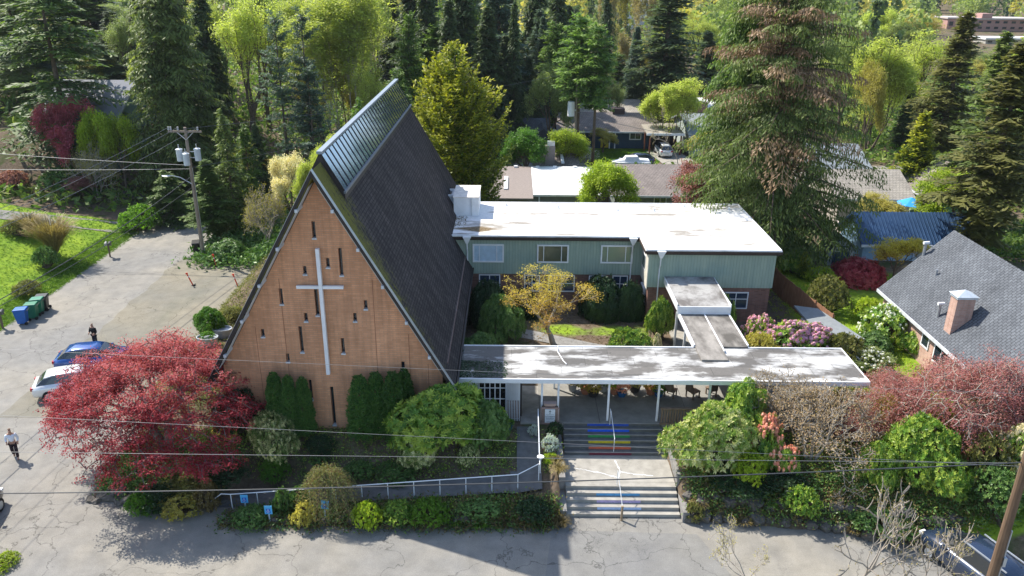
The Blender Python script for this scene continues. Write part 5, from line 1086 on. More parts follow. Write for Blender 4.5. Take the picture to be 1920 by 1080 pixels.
for i,(x,z,l,lb) in enumerate(((-1.3,11.3,(-32.,20,10.8),'upper left wire from the pole crossarm running over the verge'),(-.55,11.3,(-30.9,20,10.8),'middle wire from the pole crossarm running over the verge'),(1.05,11.3,(-29.6,20,10.8),'right wire from the pole crossarm running over the verge'))): wire(lb,Pp+Vector((x,0,z)),l,.8,.014,wirem)
wire('sagging cable from the utility pole to the lower left corner',Pp+Vector((-.1,0,7.2)),(-30.5,20,7.4),1.3,.028,wired)
wire('thinner cable below the lamp arm going to the lower left',Pp+Vector((-.1,0,6.3)),(-31.6,20,6.6),1.1,.02,wired)
for z,e,lb in ((8.2,(-85,70,12),'upper of the two service wires going left from the utility pole'),(7.9,(-85,66,9),'lower of the two service wires going left from the utility pole')): wire(lb,Pp+Vector((0,0,z)),e,.8,.022,wirem)
for z,e,lb in ((11.2,(20,120,12),'wire going right from the top of the utility pole behind the church'),(8.,(0,110,9),'low wire going back from the utility pole')): wire(lb,Pp+Vector((0,0,z)),e,1,.014,wirem)
wire('pale wire from the distant pole down to the blue house carport',(p.x,96,7.5),(19.5,106,3.2),.2,.03,wirem)
# ------------------------------------------------------------------ people
def person(label,x,y,rz,pose,shirt,trous,skin,hair,z=0.0,h=1.78):
    t=thing('person',label,'person',(x,y,z),rz); s=h/1.78
    def skinned(name,nodes,edges,mat,par,root=0):
        me=bpy.data.meshes.new(name); me.from_pydata([Vector(n[:3])*s for n in nodes],edges,[]); o=bpy.data.objects.new(name,me); COL.objects.link(o)
        sk=o.modifiers.new('skin','SKIN'); sk.use_smooth_shade=True; o.modifiers.new('sub','SUBSURF').levels=1
        for i,n in enumerate(nodes): q=me.skin_vertices[0].data[i]; q.radius=(n[3]*s,(n[4] if len(n)>4 else n[3])*s); q.use_root=(i==root)
        dg=bpy.context.evaluated_depsgraph_get(); dg.update(); m2=bpy.data.meshes.new_from_object(o.evaluated_get(dg)); o.modifiers.clear(); o.data=m2; m2.materials.clear(); m2.materials.append(mat); o.parent=par
        m2.polygons.foreach_set('use_smooth',[True]*len(m2.polygons)); return o
    P=pose
    body=[(0,0,.95,.14,.11),(0,0,1.15,.13,.10),(0,0,1.38,.16,.10),(0,0,1.50,.06),(0,-.02,1.60,.075,.085),(0,-.02,1.70,.08,.095),
      P['ls'],P['le'],P['lh'],P['rs'],P['re'],P['rh'],(.09,0,.92,.09),P['lk'],P['la'],P['lt'],(-.09,0,.92,.09),P['rk'],P['ra'],P['rt']]
    ed=[(0,1),(1,2),(2,3),(3,4),(4,5),(2,6),(6,7),(7,8),(2,9),(9,10),(10,11),(0,12),(12,13),(13,14),(14,15),(0,16),(16,17),(17,18),(18,19)]
    b=skinned('body',body,ed,skin,t)
    g=lambda n,d: (*n[:3],n[3]+d)
    skinned('shirt',[(0,0,.96,.155,.125),(0,0,1.15,.15,.12),(0,0,1.40,.18,.12),g(P['ls'],.02),g(P['le'],.018),(*(Vector(P['le'][:3])*.25+Vector(P['lh'][:3])*.75),.04),g(P['rs'],.02),g(P['re'],.018),(*(Vector(P['re'][:3])*.25+Vector(P['rh'][:3])*.75),.04)],[(0,1),(1,2),(2,3),(3,4),(4,5),(2,6),(6,7),(7,8)],shirt,t)
    skinned('trousers',[(0,0,.97,.15,.125),(.09,0,.88,.105),g(P['lk'],.022),g(P['la'],.03),(-.09,0,.88,.105),g(P['rk'],.022),g(P['ra'],.03)],[(0,1),(1,2),(2,3),(0,4),(4,5),(5,6)],trous,t)
    for a in ('la','ra'):
        q=Vector(P[a][:3]); f=P['lt' if a=='la' else 'rt']; skinned('shoe',[(q.x,q.y+.02,q.z-.04,.05,.045),(f[0],f[1],f[2],.048,.035)],[(0,1)],M['black'],t)
    skinned('hair',[(0,.015,1.68,.085,.09),(0,.01,1.75,.085,.09)],[(0,1)],hair,t)
    for e in (-.03,.03): MB().tube([(e*s,-.105*s,1.68*s),(e*s,-.118*s,1.68*s)],.01,6).build('eye',M['black'],t)
    MB().tube([(0,-.10*s,1.66*s),(0,-.135*s,1.635*s)],[.012,.018],6).build('nose',skin,t)
    for a,sx in (('lh',1),('rh',-1)):
        q=Vector(P[a][:3])*s
        for f in range(4): MB().tube([q+Vector((.02*(f-1.5),0,0)),q+Vector((.022*(f-1.5),-.01,-.05)),q+Vector((.02*(f-1.5),-.03,-.085+.008*abs(f-1.5)))],[.011,.01,.008],5).build('finger',skin,t)
        MB().tube([q+Vector((-sx*.03,-.01,.01)),q+Vector((-sx*.05,-.035,-.03))],[.012,.009],5).build('thumb',skin,t)
    return t
walk=dict(ls=(.19,0,1.40,.065),le=(.27,.04,1.14,.048),lh=(.24,-.10,.92,.035),rs=(-.19,0,1.40,.065),re=(-.27,.06,1.15,.048),rh=(-.22,-.12,1.0,.035),
  lk=(.10,-.10,.52,.068),la=(.10,-.12,.10,.045),lt=(.11,-.28,.04,.04),rk=(-.10,.02,.50,.068),ra=(-.10,.24,.14,.045),rt=(-.10,.13,.05,.04))
stand=dict(ls=(.19,0,1.40,.07),le=(.29,-.02,1.14,.05),lh=(.20,-.22,1.05,.038),rs=(-.19,0,1.40,.07),re=(-.28,-.04,1.14,.05),rh=(-.14,-.26,1.08,.038),
  lk=(.10,-.02,.50,.07),la=(.11,.02,.10,.045),lt=(.13,-.14,.04,.04),rk=(-.10,-.02,.50,.07),ra=(-.11,.02,.10,.045),rt=(-.13,-.14,.04,.04))
skn=plain('skin',(.42,.24,.17),.6,.3,var=.05); p=atz(31,859,0)
person('person in white shirt and dark trousers walking across the asphalt at left',p.x,p.y,R(25),walk,plain('white_cotton',(.68,.72,.8),.8,.2,var=.05),plain('dark_trousers',(.035,.025,.03),.9,.1),skn,plain('brown_hair',(.14,.08,.05),.8))
p=atz(187,682,0); person('person in black jacket standing behind the blue car',-27.5,46.9,R(-20),stand,plain('black_jacket',(.02,.02,.022),.8,.2),plain('dark_jeans',(.03,.035,.05),.9,.1),skn,plain('grey_brown_hair',(.2,.14,.1),.8),h=1.72)
# ------------------------------------------------------------------ near trees and shrubs
t=place('umbrella','red_maple','large spreading red Japanese maple over the street corner','tree',-17.1,33.3,(.92,.88,1.02),rz=R(150))
lab='tree'
# columnar hedges at the gable
for i,(px,w_,ytop,D,lb) in enumerate(((511,38,700,33.9,'leftmost clipped columnar evergreen against the gable'),(538,34,706,33.8,'middle column of the three-tree evergreen group left of the tall slot'),(565,34,709,33.9,'column evergreen just left of the tall lower slot window'),
   (672,48,706,33.8,'widest columnar evergreen just right of the tall lower slot window'),(703,44,700,34.0,'columnar evergreen between two others at the gable centre right'),(735,46,699,33.7,'columnar evergreen beside the big green rhododendron'),(757,36,693,34.1,'rightmost columnar evergreen in front of the gable'))):
    t=atD(px,ytop,D); gz=H(t.x,D); s=w_/F*(D*.9265+(CAMZ-t.z)*.376)/2/.5; place('column_arbor','columnar_evergreen',lb,'tree',t.x,D,(s,s,(t.z-gz)/3.2),None,parts=('foliage','stem'),group='columnar evergreens at the gable')
def R_(name,kind,label,x,y,rx,ry,h,mat=None,rz=None,cat='shrub'):
    h0,r0=PR[name][2:]; return place(name,kind,label,cat,x,y,(rx/r0,ry/r0,h/h0),rz,mat,parts=('foliage','stem','blossom'))
R_('rhodo','rhododendron','big mid-green rhododendron hiding the church corner and the white entrance hall',-3.3,33.4,3.0,1.7,3.0,rz=0.3,mat=LM['rhodo_green'])
R_('rhodo','rhododendron','paler lower half of rhododendron at right of the columnar evergreens',-4.4,32.9,1.6,1.1,1.7,rz=1.3,mat=LM['rhodo_cream'])
R_('rhodo','rhododendron','dark green shrub between the big rhododendron and the side path',-1.2,33.7,1.25,1.2,2.0,rz=2.,mat=LM['rhodo'])
R_('rhodo2','cream_rhododendron','cream-tipped rhododendron left of the tall lower slot window',-11.7,33.2,1.75,1.2,2.2,rz=2.1,mat=LM['rhodo_cream'])
R_('rhodo','dark_shrub','dark shrub between the red maple and the gable wall',-13.6,34.0,1.3,1.0,2.2,rz=.4,mat=LM['rhodo_dark'])
for i,(px,py,w_,h_,nm,mt,lb) in enumerate(((515,900,60,48,'shrub','bright_green','small bright-leaved shrub under the cream rhododendron'),(672,893,60,34,'shrub','rhodo','dark low shrub just above the railing behind the weeping shrub'),(745,893,80,36,'shrub','rhodo','low broad-leaved shrub above the railing below the big rhododendron'),(880,872,44,40,'shrub','rhodo_cream','small pale-leaved shrub in shade right under the big rhododendron'),(598,868,40,24,'smallshrub','rhodo','tiny dark shrub in the bed left of the brick slot'),
   (690,985,60,50,'shrub','spring_green','yellow-green leafy shrub at the street edge right of the weeping shrub'),(570,985,50,44,'smallshrub','olive_gold','gold-flecked low shrub between two blue signs'),(470,985,70,44,'shrub','rhodo','dark low spreading shrub at the path entrance'),(530,960,40,44,'smallshrub','rhodo','rounded small evergreen behind the middle blue sign'),
   (805,975,80,50,'shrub','fern','feathery bright juniper in the rock strip'),(270,960,60,44,'shrub','bright_green','leafy green plant at the street corner of the rockery'),(345,958,90,44,'smallshrub','olive_gold','gold mossy low plant in the rockery under the maple'),(395,960,50,60,'smallshrub','brown_fern','brownish tuft plant at the right end of the rockery'),(330,925,80,40,'shrub','olive_needle','olive groundcover bush at the maple foot'))):
    bush(nm,'low_shrub',lb,px,py,w_,h_,mat=LM[mt])
t=G(615,985); place('weeper','weeping_shrub','arching weeping shrub in front of the railing','shrub',t.x,29.75,(.95,.75,1.1))
# right of the stairs
R_('rhodo2','light_rhododendron','large pale green flowering rhododendron right of the steps',9.55,32.1,2.35,1.7,2.9,rz=.2)
R_('rhodo','green_rhododendron','fresh green rhododendron behind the pale one under the canopy edge',11.4,33.6,2.1,1.4,3.0,rz=1.,mat=LM['rhodo_green'])
R_('salmonrhodo','salmon_azalea','salmon-pink flowering azalea between rhododendron and bare tree',12.1,32.0,1.2,1.0,2.3,rz=1.2); R_('salmonrhodo','salmon_azalea','lower salmon azalea beside the rock wall plants',12.9,31.2,.8,.7,1.5,rz=3.)
R_('shrub','low_shrub','yellow-green small shrub at the edge below the salmon azalea',11.2,30.9,1.0,.8,1.3,mat=LM['spring_green'])
place('twiggy','bare_shrub_tree','grey bare-branched spreading tree in front of the canopy end','tree',14.6,32.3,(1.1,.85,1.05),rz=1.)
place('twiggy','bare_shrub_tree','brownish twiggy shrub just left of the pink laceleaf trees','tree',13.6,34.2,(.75,.6,.95),rz=3.)
place('lace','pink_maple','leafing pinkish maple between canopy end and big pink maple','tree',18.9,34.6,(.75,.6,.95),rz=2.,mat=LM['pink_maple'])
place('lace','pink_maple','huge pink-red laceleaf maple covering the neighbour house corner','tree',22.9,34.0,(1.45,1.1,1.3),rz=.5,mat=LM['pink_maple'])
place('lace','pink_maple','second crown of pink-red maple at the right edge','tree',27.6,32.6,(1.,.9,1.3),rz=4.,mat=LM['purple_plum'])
R_('rhodo2','yellow_green_shrub','big yellow-green shrub above the rock wall right of centre',18.9,30.6,2.3,1.5,3.1,rz=1.9,mat=LM['rhodo_green'])
R_('rhodo','dark_shrub','dark green lower shrub left of the yellow-green one at the wall',16.9,30.5,1.0,.9,2.0,mat=LM['rhodo_green'])
R_('shrub','olive_shrub','olive-brown tinted shrub beside the yellow-green one',21.7,30.5,1.7,1.3,2.5,mat=LM['olive_needle']); R_('shrub','olive_shrub','dark olive shrub sloping to the street at lower right',21.3,29.2,1.6,1.2,1.8,mat=LM['rhodo'])
R_('shrub','yellow_shrub','yellow-leaved hedge plant at the canopy end behind the twigs',18.6,34.0,.9,.8,2.3,mat=LM['olive_gold']); R_('shrub','green_shrub','bright green shrub beside the low wire fence',21.2,33.4,.9,.8,2.3,mat=LM['spring_green'])
R_('creamrhodo','cream_rhododendron','cream and peach flowering rhododendron on the right lawn',23.2,30.6,1.35,1.0,2.5,rz=2.); R_('salmonrhodo','pink_azalea','small pink azalea below the cream rhododendron',22.6,29.3,.7,.5,.8,mat=LM['rhodo'])
R_('mound','yellow_bush','rounded yellow-green bush beyond the narrow lawn',24.6,32.4,.95,.8,1.1,mat=LM['olive_gold'])
def bl(x0,x1,y0,y1,n,label): 
    lv=LV(); x=rng.uniform(x0,x1,n); y=rng.uniform(y0,y1,n); z=Hn(x,y)+rng.uniform(.05,.4,n); P=np.stack([x,y,z],-1); u=rnd(n)*.05; lv.add(P,u,nrm(np.cross(u,rnd(n)))*.04,rng.uniform(0,1,n)); o=bpy.data.objects.new('bluebells',lv.mesh('bluebells',LM['blue_blossom'])); COL.objects.link(o); tag(o,label,'flowers',None,'stuff')
bl(22.6,24.6,33.4,36.2,2600,'patch of blue flowers beyond the narrow lawn'); scatter('flower_leaves','green leaves of the blue flower patch beyond the lawn','plants',LM['fern'],900,rect(22.2,25,33,36.5),.12,h=.3)
tree('maple_y','shade_tree','big tree beyond the left edge that throws shade on the side road',-330,300,55,200,LM['bright_green'])
def gstrip(name,top,bot,mat,n=14):
    V=[];f=[]
    for i in range(n+1):
        t=i/n
        for (a,b) in (top,bot): p=G(a[0]+(b[0]-a[0])*t,a[1]+(b[1]-a[1])*t); V.append((p.x,p.y,p.z+.05))
    for i in range(n): f.append((2*i,2*i+1,2*i+3,2*i+2))
    return struct(MB().add(V,f).build(name,mat))
gstrip('side_lane',((-60,388),(330,428)),((-60,404),(300,447)),M['asphalt'])
for nm,kd,lb,px,py,w_,h_,mt in [('shrub','green_shrub','leafy shrub at the front of the right rock wall',1500,960,70,56,'rhodo_green'),('shrub','dark_shrub','dark ivy-like shrub on top of the rock wall',1385,905,110,40,'rhodo_dark'),('shrub','dark_shrub','dark spreading shrub over the middle of the rock wall',1470,915,90,40,'rhodo_dark'),('shrub','dark_shrub','dark shrub at the street edge under the yellow-green one',1650,985,110,50,'rhodo'),('smallshrub','olive_shrub','small mossy plant at the foot of the stair side wall',1300,975,40,34,'olive_needle'),
  ('shrub','dark_shrub','dark shrub in the strip left of the lower steps',1000,965,70,40,'rhodo_dark'),('shrub','dark_shrub','dark shrub in the strip under the railing middle',900,960,80,36,'rhodo'),('shrub','green_shrub','leafy green shrub next to the feathery juniper',745,975,66,44,'rhodo_green'),('smallshrub','dark_shrub','small dark shrub between weeping shrub and signs',560,950,50,40,'rhodo'),('shrub','dark_shrub','dark evergreen shrub in the rockery centre under the maple',300,945,90,50,'rhodo_dark'),('shrub','olive_shrub','moss-coloured shrub over the rockery right part',370,930,90,50,'olive_needle'),('shrub','dark_shrub','dark green filler shrub below the red maple trunk',420,900,90,50,'rhodo_dark'),('shrub','dark_shrub','shaded dark shrub left of the tall lower slot',600,850,60,40,'rhodo_dark')]:
    bush(nm,kd,lb,px,py,w_,h_,mat=LM[mt])
for px,yt,lb in ((170,214,'yellow-green hedge bush left below the hillside house roof'),(212,222,'yellow-green hedge bush right below the hillside house roof')): tree('round2','hedge_bush',lb,px,yt,81,60,LM['spring_green'],cat='shrub')
# bare street trees in front
for px,yt,D,w_,lb in ((1640,880,24.3,165,'bare knobbly street tree in front of the yellow-green shrub'),(1765,925,23.6,150,'bare budding tree over the dark parked car'),(1455,985,22.6,130,'leafless tree top at the bottom edge right of the steps'),(1735,950,24.8,110,'bare tree with orange buds between two other bare trees')):
    t=atD(px,yt,D); t=t.copy(); t.z-=.5; rr=w_/F*(D*.9265+(CAMZ-t.z)*.376)/2
    if px in (1640,1765): place('knobbly','bare_tree',lb,'tree',t.x,D,(rr/3.*1.1,rr/3.,t.z/4.),rng.uniform(0,6),LM['straw'],z=0); continue
    place('bare','bare_tree',lb,'tree',t.x,D,(rr/2.6*1.1,rr/2.6*1.1,t.z/9.),rng.uniform(0,6),None,z=0)
t=atD(1000,1072,22.0); place('upright','young_tree','yellow-green leafy tree tip at the bottom centre edge','tree',t.x,22.,(.16,.16,(t.z-.75)/8.),z=0,mat=LM['spring_green'])
# grasses beside the steps
for i,(px,py,s,nm,lb) in enumerate(((1052,990,1.0,'brown_fern','brown spiky tuft at the foot of the lower steps'),(1015,975,1.0,'brown_fern','dark brown fern clump left of the lower steps'),(985,985,1.1,'brown_fern','tan grass clump at the street edge left of steps'),(1058,920,1.0,'dry_grass','straw-coloured grass tuft beside the landing corner'),(1048,890,1.0,'dry_grass','dry grass tuft halfway up beside the landing'),(1045,868,.8,'brown_fern','brown tuft beside the upper steps'),
   (935,975,1.1,'brown_fern','brown fern among the rocks below the railing'),(850,985,.9,'fern','green fern at the street edge below the railing'),(900,990,.9,'fern','small green fern in the rocks'),(1310,955,1.0,'dry_grass','pale grass tuft right of the lower steps'),(1395,985,1.0,'brown_fern','orange-brown fern at the foot of the right rock wall'),(1600,1000,.9,'brown_fern','brown fern below the dark green shrub at the wall'),(1445,950,.8,'fern','green fern on the right rock wall'))):
    p=G(px,py); place('grasstuft' if 'grass' in nm or 'spiky' in lb else 'fern','grass_tuft' if 'grass' in nm else 'fern',lb,'plant',p.x,p.y,(s*.8,s*.8,s),mat=LM[nm],parts=('leaves','x'))
R_('smallshrub','silver_plant','silvery white-leaved plant beside the upper path railing',1.95,33.2,.45,.45,.75,mat=LM['silver_leaf']); R_('smallshrub','silver_plant','smaller grey-leaved plant left of the white railing top',1.15,34.3,.32,.3,.55,mat=LM['silver_leaf'])
R_('smallshrub','dark_shrub','dark low shrub between the sign box and the rainbow steps',2.2,34.3,.5,.45,.55,mat=LM['rhodo_dark'])
R_('smallshrub','low_shrub','bright green small plant below the silver plant',1.95,32.6,.45,.45,.45,mat=LM['spring_green'])
# courtyard
place('airy','young_maple','orange and yellow open-crowned maple in the courtyard','tree',2.7,44.6,(.98,.98,1.04),rz=.3)
R_('mound','clipped_shrub','dark clipped dome against the church wall below the courtyard windows',-1.6,47.6,1.25,1.3,2.9)
R_('rhodo','rhododendron','large dark rhododendron in the left of the courtyard',-.6,45.0,1.6,1.5,2.7,mat=LM['rhodo'],rz=2.)
R_('rhodo','rhododendron','low wide rhododendron touching the canopy at courtyard left',-2.,41.3,1.8,1.3,1.9,mat=LM['rhodo'],rz=4.)
R_('mound','clipped_shrub','big dark clipped dome shrub behind the courtyard maple',6.0,49.0,1.5,1.3,2.7); R_('mound','clipped_shrub','dark rounded shrub in the corner beside the projecting block',7.9,48.6,.75,1.,2.5,mat=LM['rhodo_dark']); R_('mound','clipped_shrub','low dark hedge mound under the left courtyard windows',.9,49.3,1.3,.8,1.6)
R_('rhodo2','rhododendron','sunlit domed rhododendron beside the courtyard path',6.9,42.3,1.6,1.4,1.9,mat=LM['rhodo_green'],rz=.7)
R_('rhodo3','rhododendron','light green upright shrub at the corner of the projecting block',9.3,45.2,.95,.8,2.5,mat=LM['rhodo_green'],rz=.2)
R_('creamrhodo','cream_azalea','cream flowering azalea beside the link canopy',8.6,42.2,.55,.5,1.5); R_('salmonrhodo','red_azalea','small coral-red azalea at the foot of the link canopy',9.4,41.4,.5,.45,.95)
R_('rhodo3','green_shrub','fresh green shrub under the right lower window of the green block',13.7,46.8,.8,.7,2.2,mat=LM['rhodo_green'])
R_('pinkrhodo','pink_rhododendron','mass of pink rhododendron flowers behind the canopy roof',16.9,42.4,2.7,1.6,2.3,rz=.1); R_('pinkrhodo','pink_rhododendron','smaller pink rhododendron at the link canopy end of the pink mass',15.1,43.6,1.2,1.,2.1,rz=2.5)
R_('shrub','bronze_shrub','olive bronze-leaved shrub left of the pink rhododendron',14.3,41.0,1.3,1.0,2.3,mat=LM['olive_gold']); R_('shrub','bronze_shrub','faded olive shrub right of the pink rhododendron',19.6,41.6,1.5,1.2,2.0,mat=LM['olive_needle'])
# right gardens
G_=[('rhodo3','green_rhododendron','dark green rounded rhododendron at the fence corner behind the wing',1487,512,68,48,'rhodo_green'),('shrub','olive_shrub','loose olive shrub inside the cedar fence',1550,585,80,70,'olive_needle'),
 ('shrub','green_shrub','bright green shrub behind the olive one near the shed',1535,530,60,34,'spring_green'),('shrub','green_shrub','sunny yellow-green plant beside the garden path',1625,600,60,46,'spring_green'),('whitebush','white_flowering_bush','white-flowering bush in front of the neighbour windows',1650,640,100,74,'rhodo_green'),
 ('rhodo','dark_shrub','deep green shrub below the white-flowering bush',1635,665,80,50,'rhodo'),('whitebush','pale_bush','pale speckled bush right of the canopy roof corner',1625,700,110,60,'soft_green'),('rhodo3','green_shrub','dark green shrub close to the neighbour wall',1715,665,60,50,'rhodo_green')]
for nm,kd,lb,px,py,w_,h_,mt in G_: bush(nm,kd,lb,px,py,w_,h_,mat=LM[mt])
bush('mound','laceleaf_maple','domed crimson laceleaf maple in front of the garden shed',1607,527,92,52,mat=LM['red_maple'],cat='tree')
tree('round','yellow_maple','bright yellow-orange maple in front of the blue garage',1690,449,55.2,104,LM['orange_gold'])
p=G(1503,522); place('cone','golden_conifer','small narrow golden conifer by the cedar fence','tree',p.x,p.y,(.18,.18,.22),parts=('crown','trunk'))
# left side
for nm,kd,lb,px,py,w_,h_,mt in [('shrub','dark_shrub','dark rounded shrub on the left grass bank',90,500,46,40,'rhodo'),('shrub','olive_shrub','small dull shrub lower on the left grass bank',55,552,52,30,'olive_needle'),('shrub','green_shrub','dull green shrub beside the reed-like bush on the bank',28,440,50,30,'olive_needle'),
   ('rhodo','dark_shrub','dark laurel hedge behind the utility pole',430,483,80,40,'rhodo'),('rhodo','green_shrub','mid-green shrub left of the church rake by the tubs',395,622,66,50,'bright_green'),('shrub','green_shrub','mossy green shrub against the church side wall',437,600,50,30,'olive_needle'),
   ('shrub','brown_shrub','brown heather mound on the far left bank',28,352,60,34,'purple_plum'),('shrub','green_shrub','leafy green branch bush at the road bend',270,432,80,50,'fern'),('shrub','dark_shrub','dark bush row above the rock bank at left',150,352,130,50,'rhodo'),('rhodo','bright_hedge','yellow-green hedge beneath the hillside house roof',195,262,60,50,'spring_green'),
   ('shrub','green_shrub','rounded shrub at the very edge of the black car',8,1062,60,30,'spring_green'),('shrub','olive_shrub','olive garden shrub behind the church roof at left',470,330,70,60,'olive_needle'),('shrub','straw_shrub','straw-brown shrub behind the left slope of the church',497,345,60,50,'straw')]:
    bush(nm,kd,lb,px,py,w_,h_,mat=LM[mt])
p=G(105,478); place('reeds','reed_bush','tall straw-brown arching bush on the left grass bank','shrub',p.x,p.y,(1.9,1.3,1.75),parts=('leaves','x'))
p=G(60,440); place('reeds','reed_bush','smaller straw-coloured clump above the big one on the bank','shrub',p.x,p.y,(1.1,1.1,1.),parts=('leaves','x'))
T_=[('cedar','layered_cedar','giant dark layered cedar filling the upper left corner',62,-70,86,310,'cedar_needle'),('cedar','layered_cedar','dark cedar behind the giant one at the left edge',5,-40,99,240,'hemlock'),
('cypress','drooping_cypress','broad dense cypress left of the yellow maple',290,-60,84,225,'hemlock'),('smallfir','dark_fir','dark green fir directly behind the utility pole',415,205,71,120,'hemlock'),('smallfir','dark_fir','second dark fir right of the utility pole',455,232,74,100,'mid_needle'),('fir_c','dark_fir','low dark fir left of the utility pole base',385,300,69,120,'cedar_needle'),
('smallfir','dark_fir','spreading fir on the bank left of the pole',310,318,74,130,'cedar_needle'),('fir_b','dark_fir','dark fir between the cypress and the layered cedar',205,20,112,120,'dark_needle'),('fir_a','dark_fir','tall dark fir just right of the cypress top',365,-60,105,100,'dark_needle'),
('maple_y','yellow_maple','tall yellow-green maple left of the pines',440,-25,100,150,'spring_yellow'),('maple_y','yellow_maple','yellow-green maple top behind the pines',535,-30,120,160,'spring_yellow'),('round','olive_tree','olive-green round tree behind the layered cedar',175,70,120,110,'olive_gold'),('round','pale_tree','pale spring-green tree near the hillside house',190,130,104,80,'soft_green'),
('pine','pine','left blue-green pine above the church left slope',512,18,84,105,'blue_needle'),('pine','pine','right blue-green pine with bare lower stem',562,12,82,110,'blue_needle'),('pine','pine','lower dark pine crown at the foot of the pair',575,120,80,110,'blue_needle'),('poplar','poplar','tall yellow-green poplar with pale trunks left of the ridge',640,-50,97,175,'spring_yellow'),('poplar','poplar','second poplar crown leaning toward the ridge',600,-40,103,130,'spring_yellow'),
('layer','green_conifer','bright green conifer just behind the left of the ridge top',745,118,74,95,'mid_needle'),('smallfir','green_conifer','green conifer left of the ridge top',668,185,70,110,'fir_bright'),('smallfir','green_conifer','lower green conifer along the left slope',620,262,66,80,'fir_bright'),
('golden','golden_cypress','large golden-tipped cypress right of the church ridge',852,92,67,212,'golden'),('pine','slender_pine','slender olive pine above the golden cypress',922,28,112,74,'olive_needle'),
('round','grey_green_tree','rounded grey-green tree in the houses area',1032,128,104,96,'soft_green'),('layer','tall_fir','left one of two tall firs with bare trunks',1092,12,97,130,'fir_bright'),('layer','tall_fir','right one of two tall firs with bare trunks',1124,30,94,110,'fir_bright'),
('fir_c','great_fir','great dark fir behind the blue house',1262,-70,127,190,'dark_needle'),('fir_a','blue_spruce','narrow pale blue spruce left of the great fir',1196,50,131,70,'blue_needle'),('upright','yellow_willow','airy yellow-green willow beside the carport',1265,147,108,96,'spring_yellow'),
('round2','green_tree','rounded bright green tree in front of the grey-roofed house',989,248,88,86,'bright_green'),('upright','yellow_green_tree','fan-shaped yellow-green tree right of the round green one',1066,238,90,84,'spring_green'),('round2','yellow_green_tree','yellow-green tree between the white roof and brown roof',1148,312,70,100,'spring_green'),('round','plum_tree','reddish purple plum tree at the right of the wing roof',1303,312,66,120,'purple_plum'),
('round','straw_tree','straw-yellow leafing tree right of the driveway',1350,243,96,92,'olive_gold'),('bare','bare_tree','bare grey tree beside the driveway',1283,195,100,60,'olive_gold'),('round','olive_tree','olive small tree before the blue house wall',1132,243,108,60,'olive_gold'),('twiggy','white_blossom_tree','greyish white blossoming bush left of the lawn',1098,270,100,44,'white_blossom'),
('cypress','dark_spruce','tall dense green spruce left of the browning one',1418,-90,66,190,'mid_needle'),('spruce','browning_spruce','huge drooping spruce with brown dead branches',1512,-120,61,385,'hemlock'),('fir_b','dark_fir','dark fir behind the tall spruce at its left',1372,70,118,70,'dark_needle'),
('upright','willow','weeping yellow-green willow right of the browning spruce',1665,75,108,130,'spring_yellow'),('maple_y','yellow_maple','yellow-green tree crown behind the shaggy conifer at right',1760,60,120,150,'spring_yellow'),('fir_c','shaggy_conifer','shaggy dark conifer standing out at upper right',1815,24,95,185,'olive_needle'),('cone','golden_cone','bright golden-green cone-shaped cypress at right',1737,212,82,104,'golden'),
('fir_c','olive_conifer','large olive conifer at the right edge above the grey roof',1925,80,60,250,'olive_needle'),('fir_c','olive_conifer','drooping green conifer behind the right edge tree',1890,60,76,170,'hemlock'),('round2','bright_green_tree','bright green tree directly behind the grey house ridge',1818,330,66,135,'spring_green'),('round','olive_tree','olive shrubby tree above the blue garage',1655,368,66,90,'olive_gold'),
('round','yellow_tree','golden-leafed small tree behind the right-hand conifers',1895,95,130,90,'spring_yellow'),('round','white_cherry','white-blossoming cherry behind the left roof slope',540,292,69,84,'cream_blossom'),('upright','yellow_shrub_tree','vivid yellow-green shrub tree along the left slope of the church',590,262,65,64,'spring_yellow'),('twiggy','bare_tree','bare tangled tree left of the church gable',492,345,66,90,'olive_gold'),
('round','hot_pink_tree','bright pink blossoming tree by the layered cedar trunk',118,188,82,100,'hot_pink'),('round','hot_pink_tree','small pink tree behind the hillside house roof',205,140,104,44,'hot_pink'),('twiggy','bare_tree','grey bare tree below the cypress at left',165,265,80,80,'olive_gold'),('round','purple_tree','purplish twiggy bush above the rock bank',150,330,80,90,'purple_plum'),
('round2','green_tree','dark green tree right of the spruce by the tan roof',1600,300,90,80,'mid_needle'),('round','olive_tree','brownish leafing tree beside the green cottage',1700,350,84,70,'olive_gold'),('fir_b','dark_fir','dark narrow fir left of the shaggy conifer base',1712,150,112,60,'dark_needle')]
for nm,kd,lb,px,yt,D,w_,mt in T_: tree(nm,kd,lb,px,yt,D,w_,LM[mt],rz=0. if nm=='spruce' else None)
# conifer wood behind the church and the houses
W_=[(735,-40,128,85),(775,-75,122,95),(815,-30,132,85),(850,-60,118,90),(890,-20,126,85),(925,-70,122,90),(962,-35,130,80),(990,-5,126,64),(1010,-40,138,70),(1045,-60,132,80),(1072,-10,140,60),(1150,-40,150,60),(760,60,110,90),(815,50,108,80),(880,60,112,80),(945,80,108,70),(985,95,112,60),(1020,40,118,80),(1165,90,135,50),(1330,60,140,70),(795,-90,110,100),(870,-95,108,100),(940,-90,112,90),(755,0,100,90),(840,10,102,90),(905,0,104,80),(965,20,106,80),(1015,0,120,80),(1050,50,112,60),(1085,60,125,70),(1000,-80,125,80),(180,60,100,120),(60,90,108,110),
 (100,-60,120,120),(160,-50,126,100),(255,-50,130,100),(330,-10,125,80),(30,60,112,110),(240,180,96,60),(480,230,80,50)]
nmz=['fir_a','fir_b','fir_c','layer','fir_b']; mz=['dark_needle','dark_needle','blue_needle','mid_needle','dark_needle']
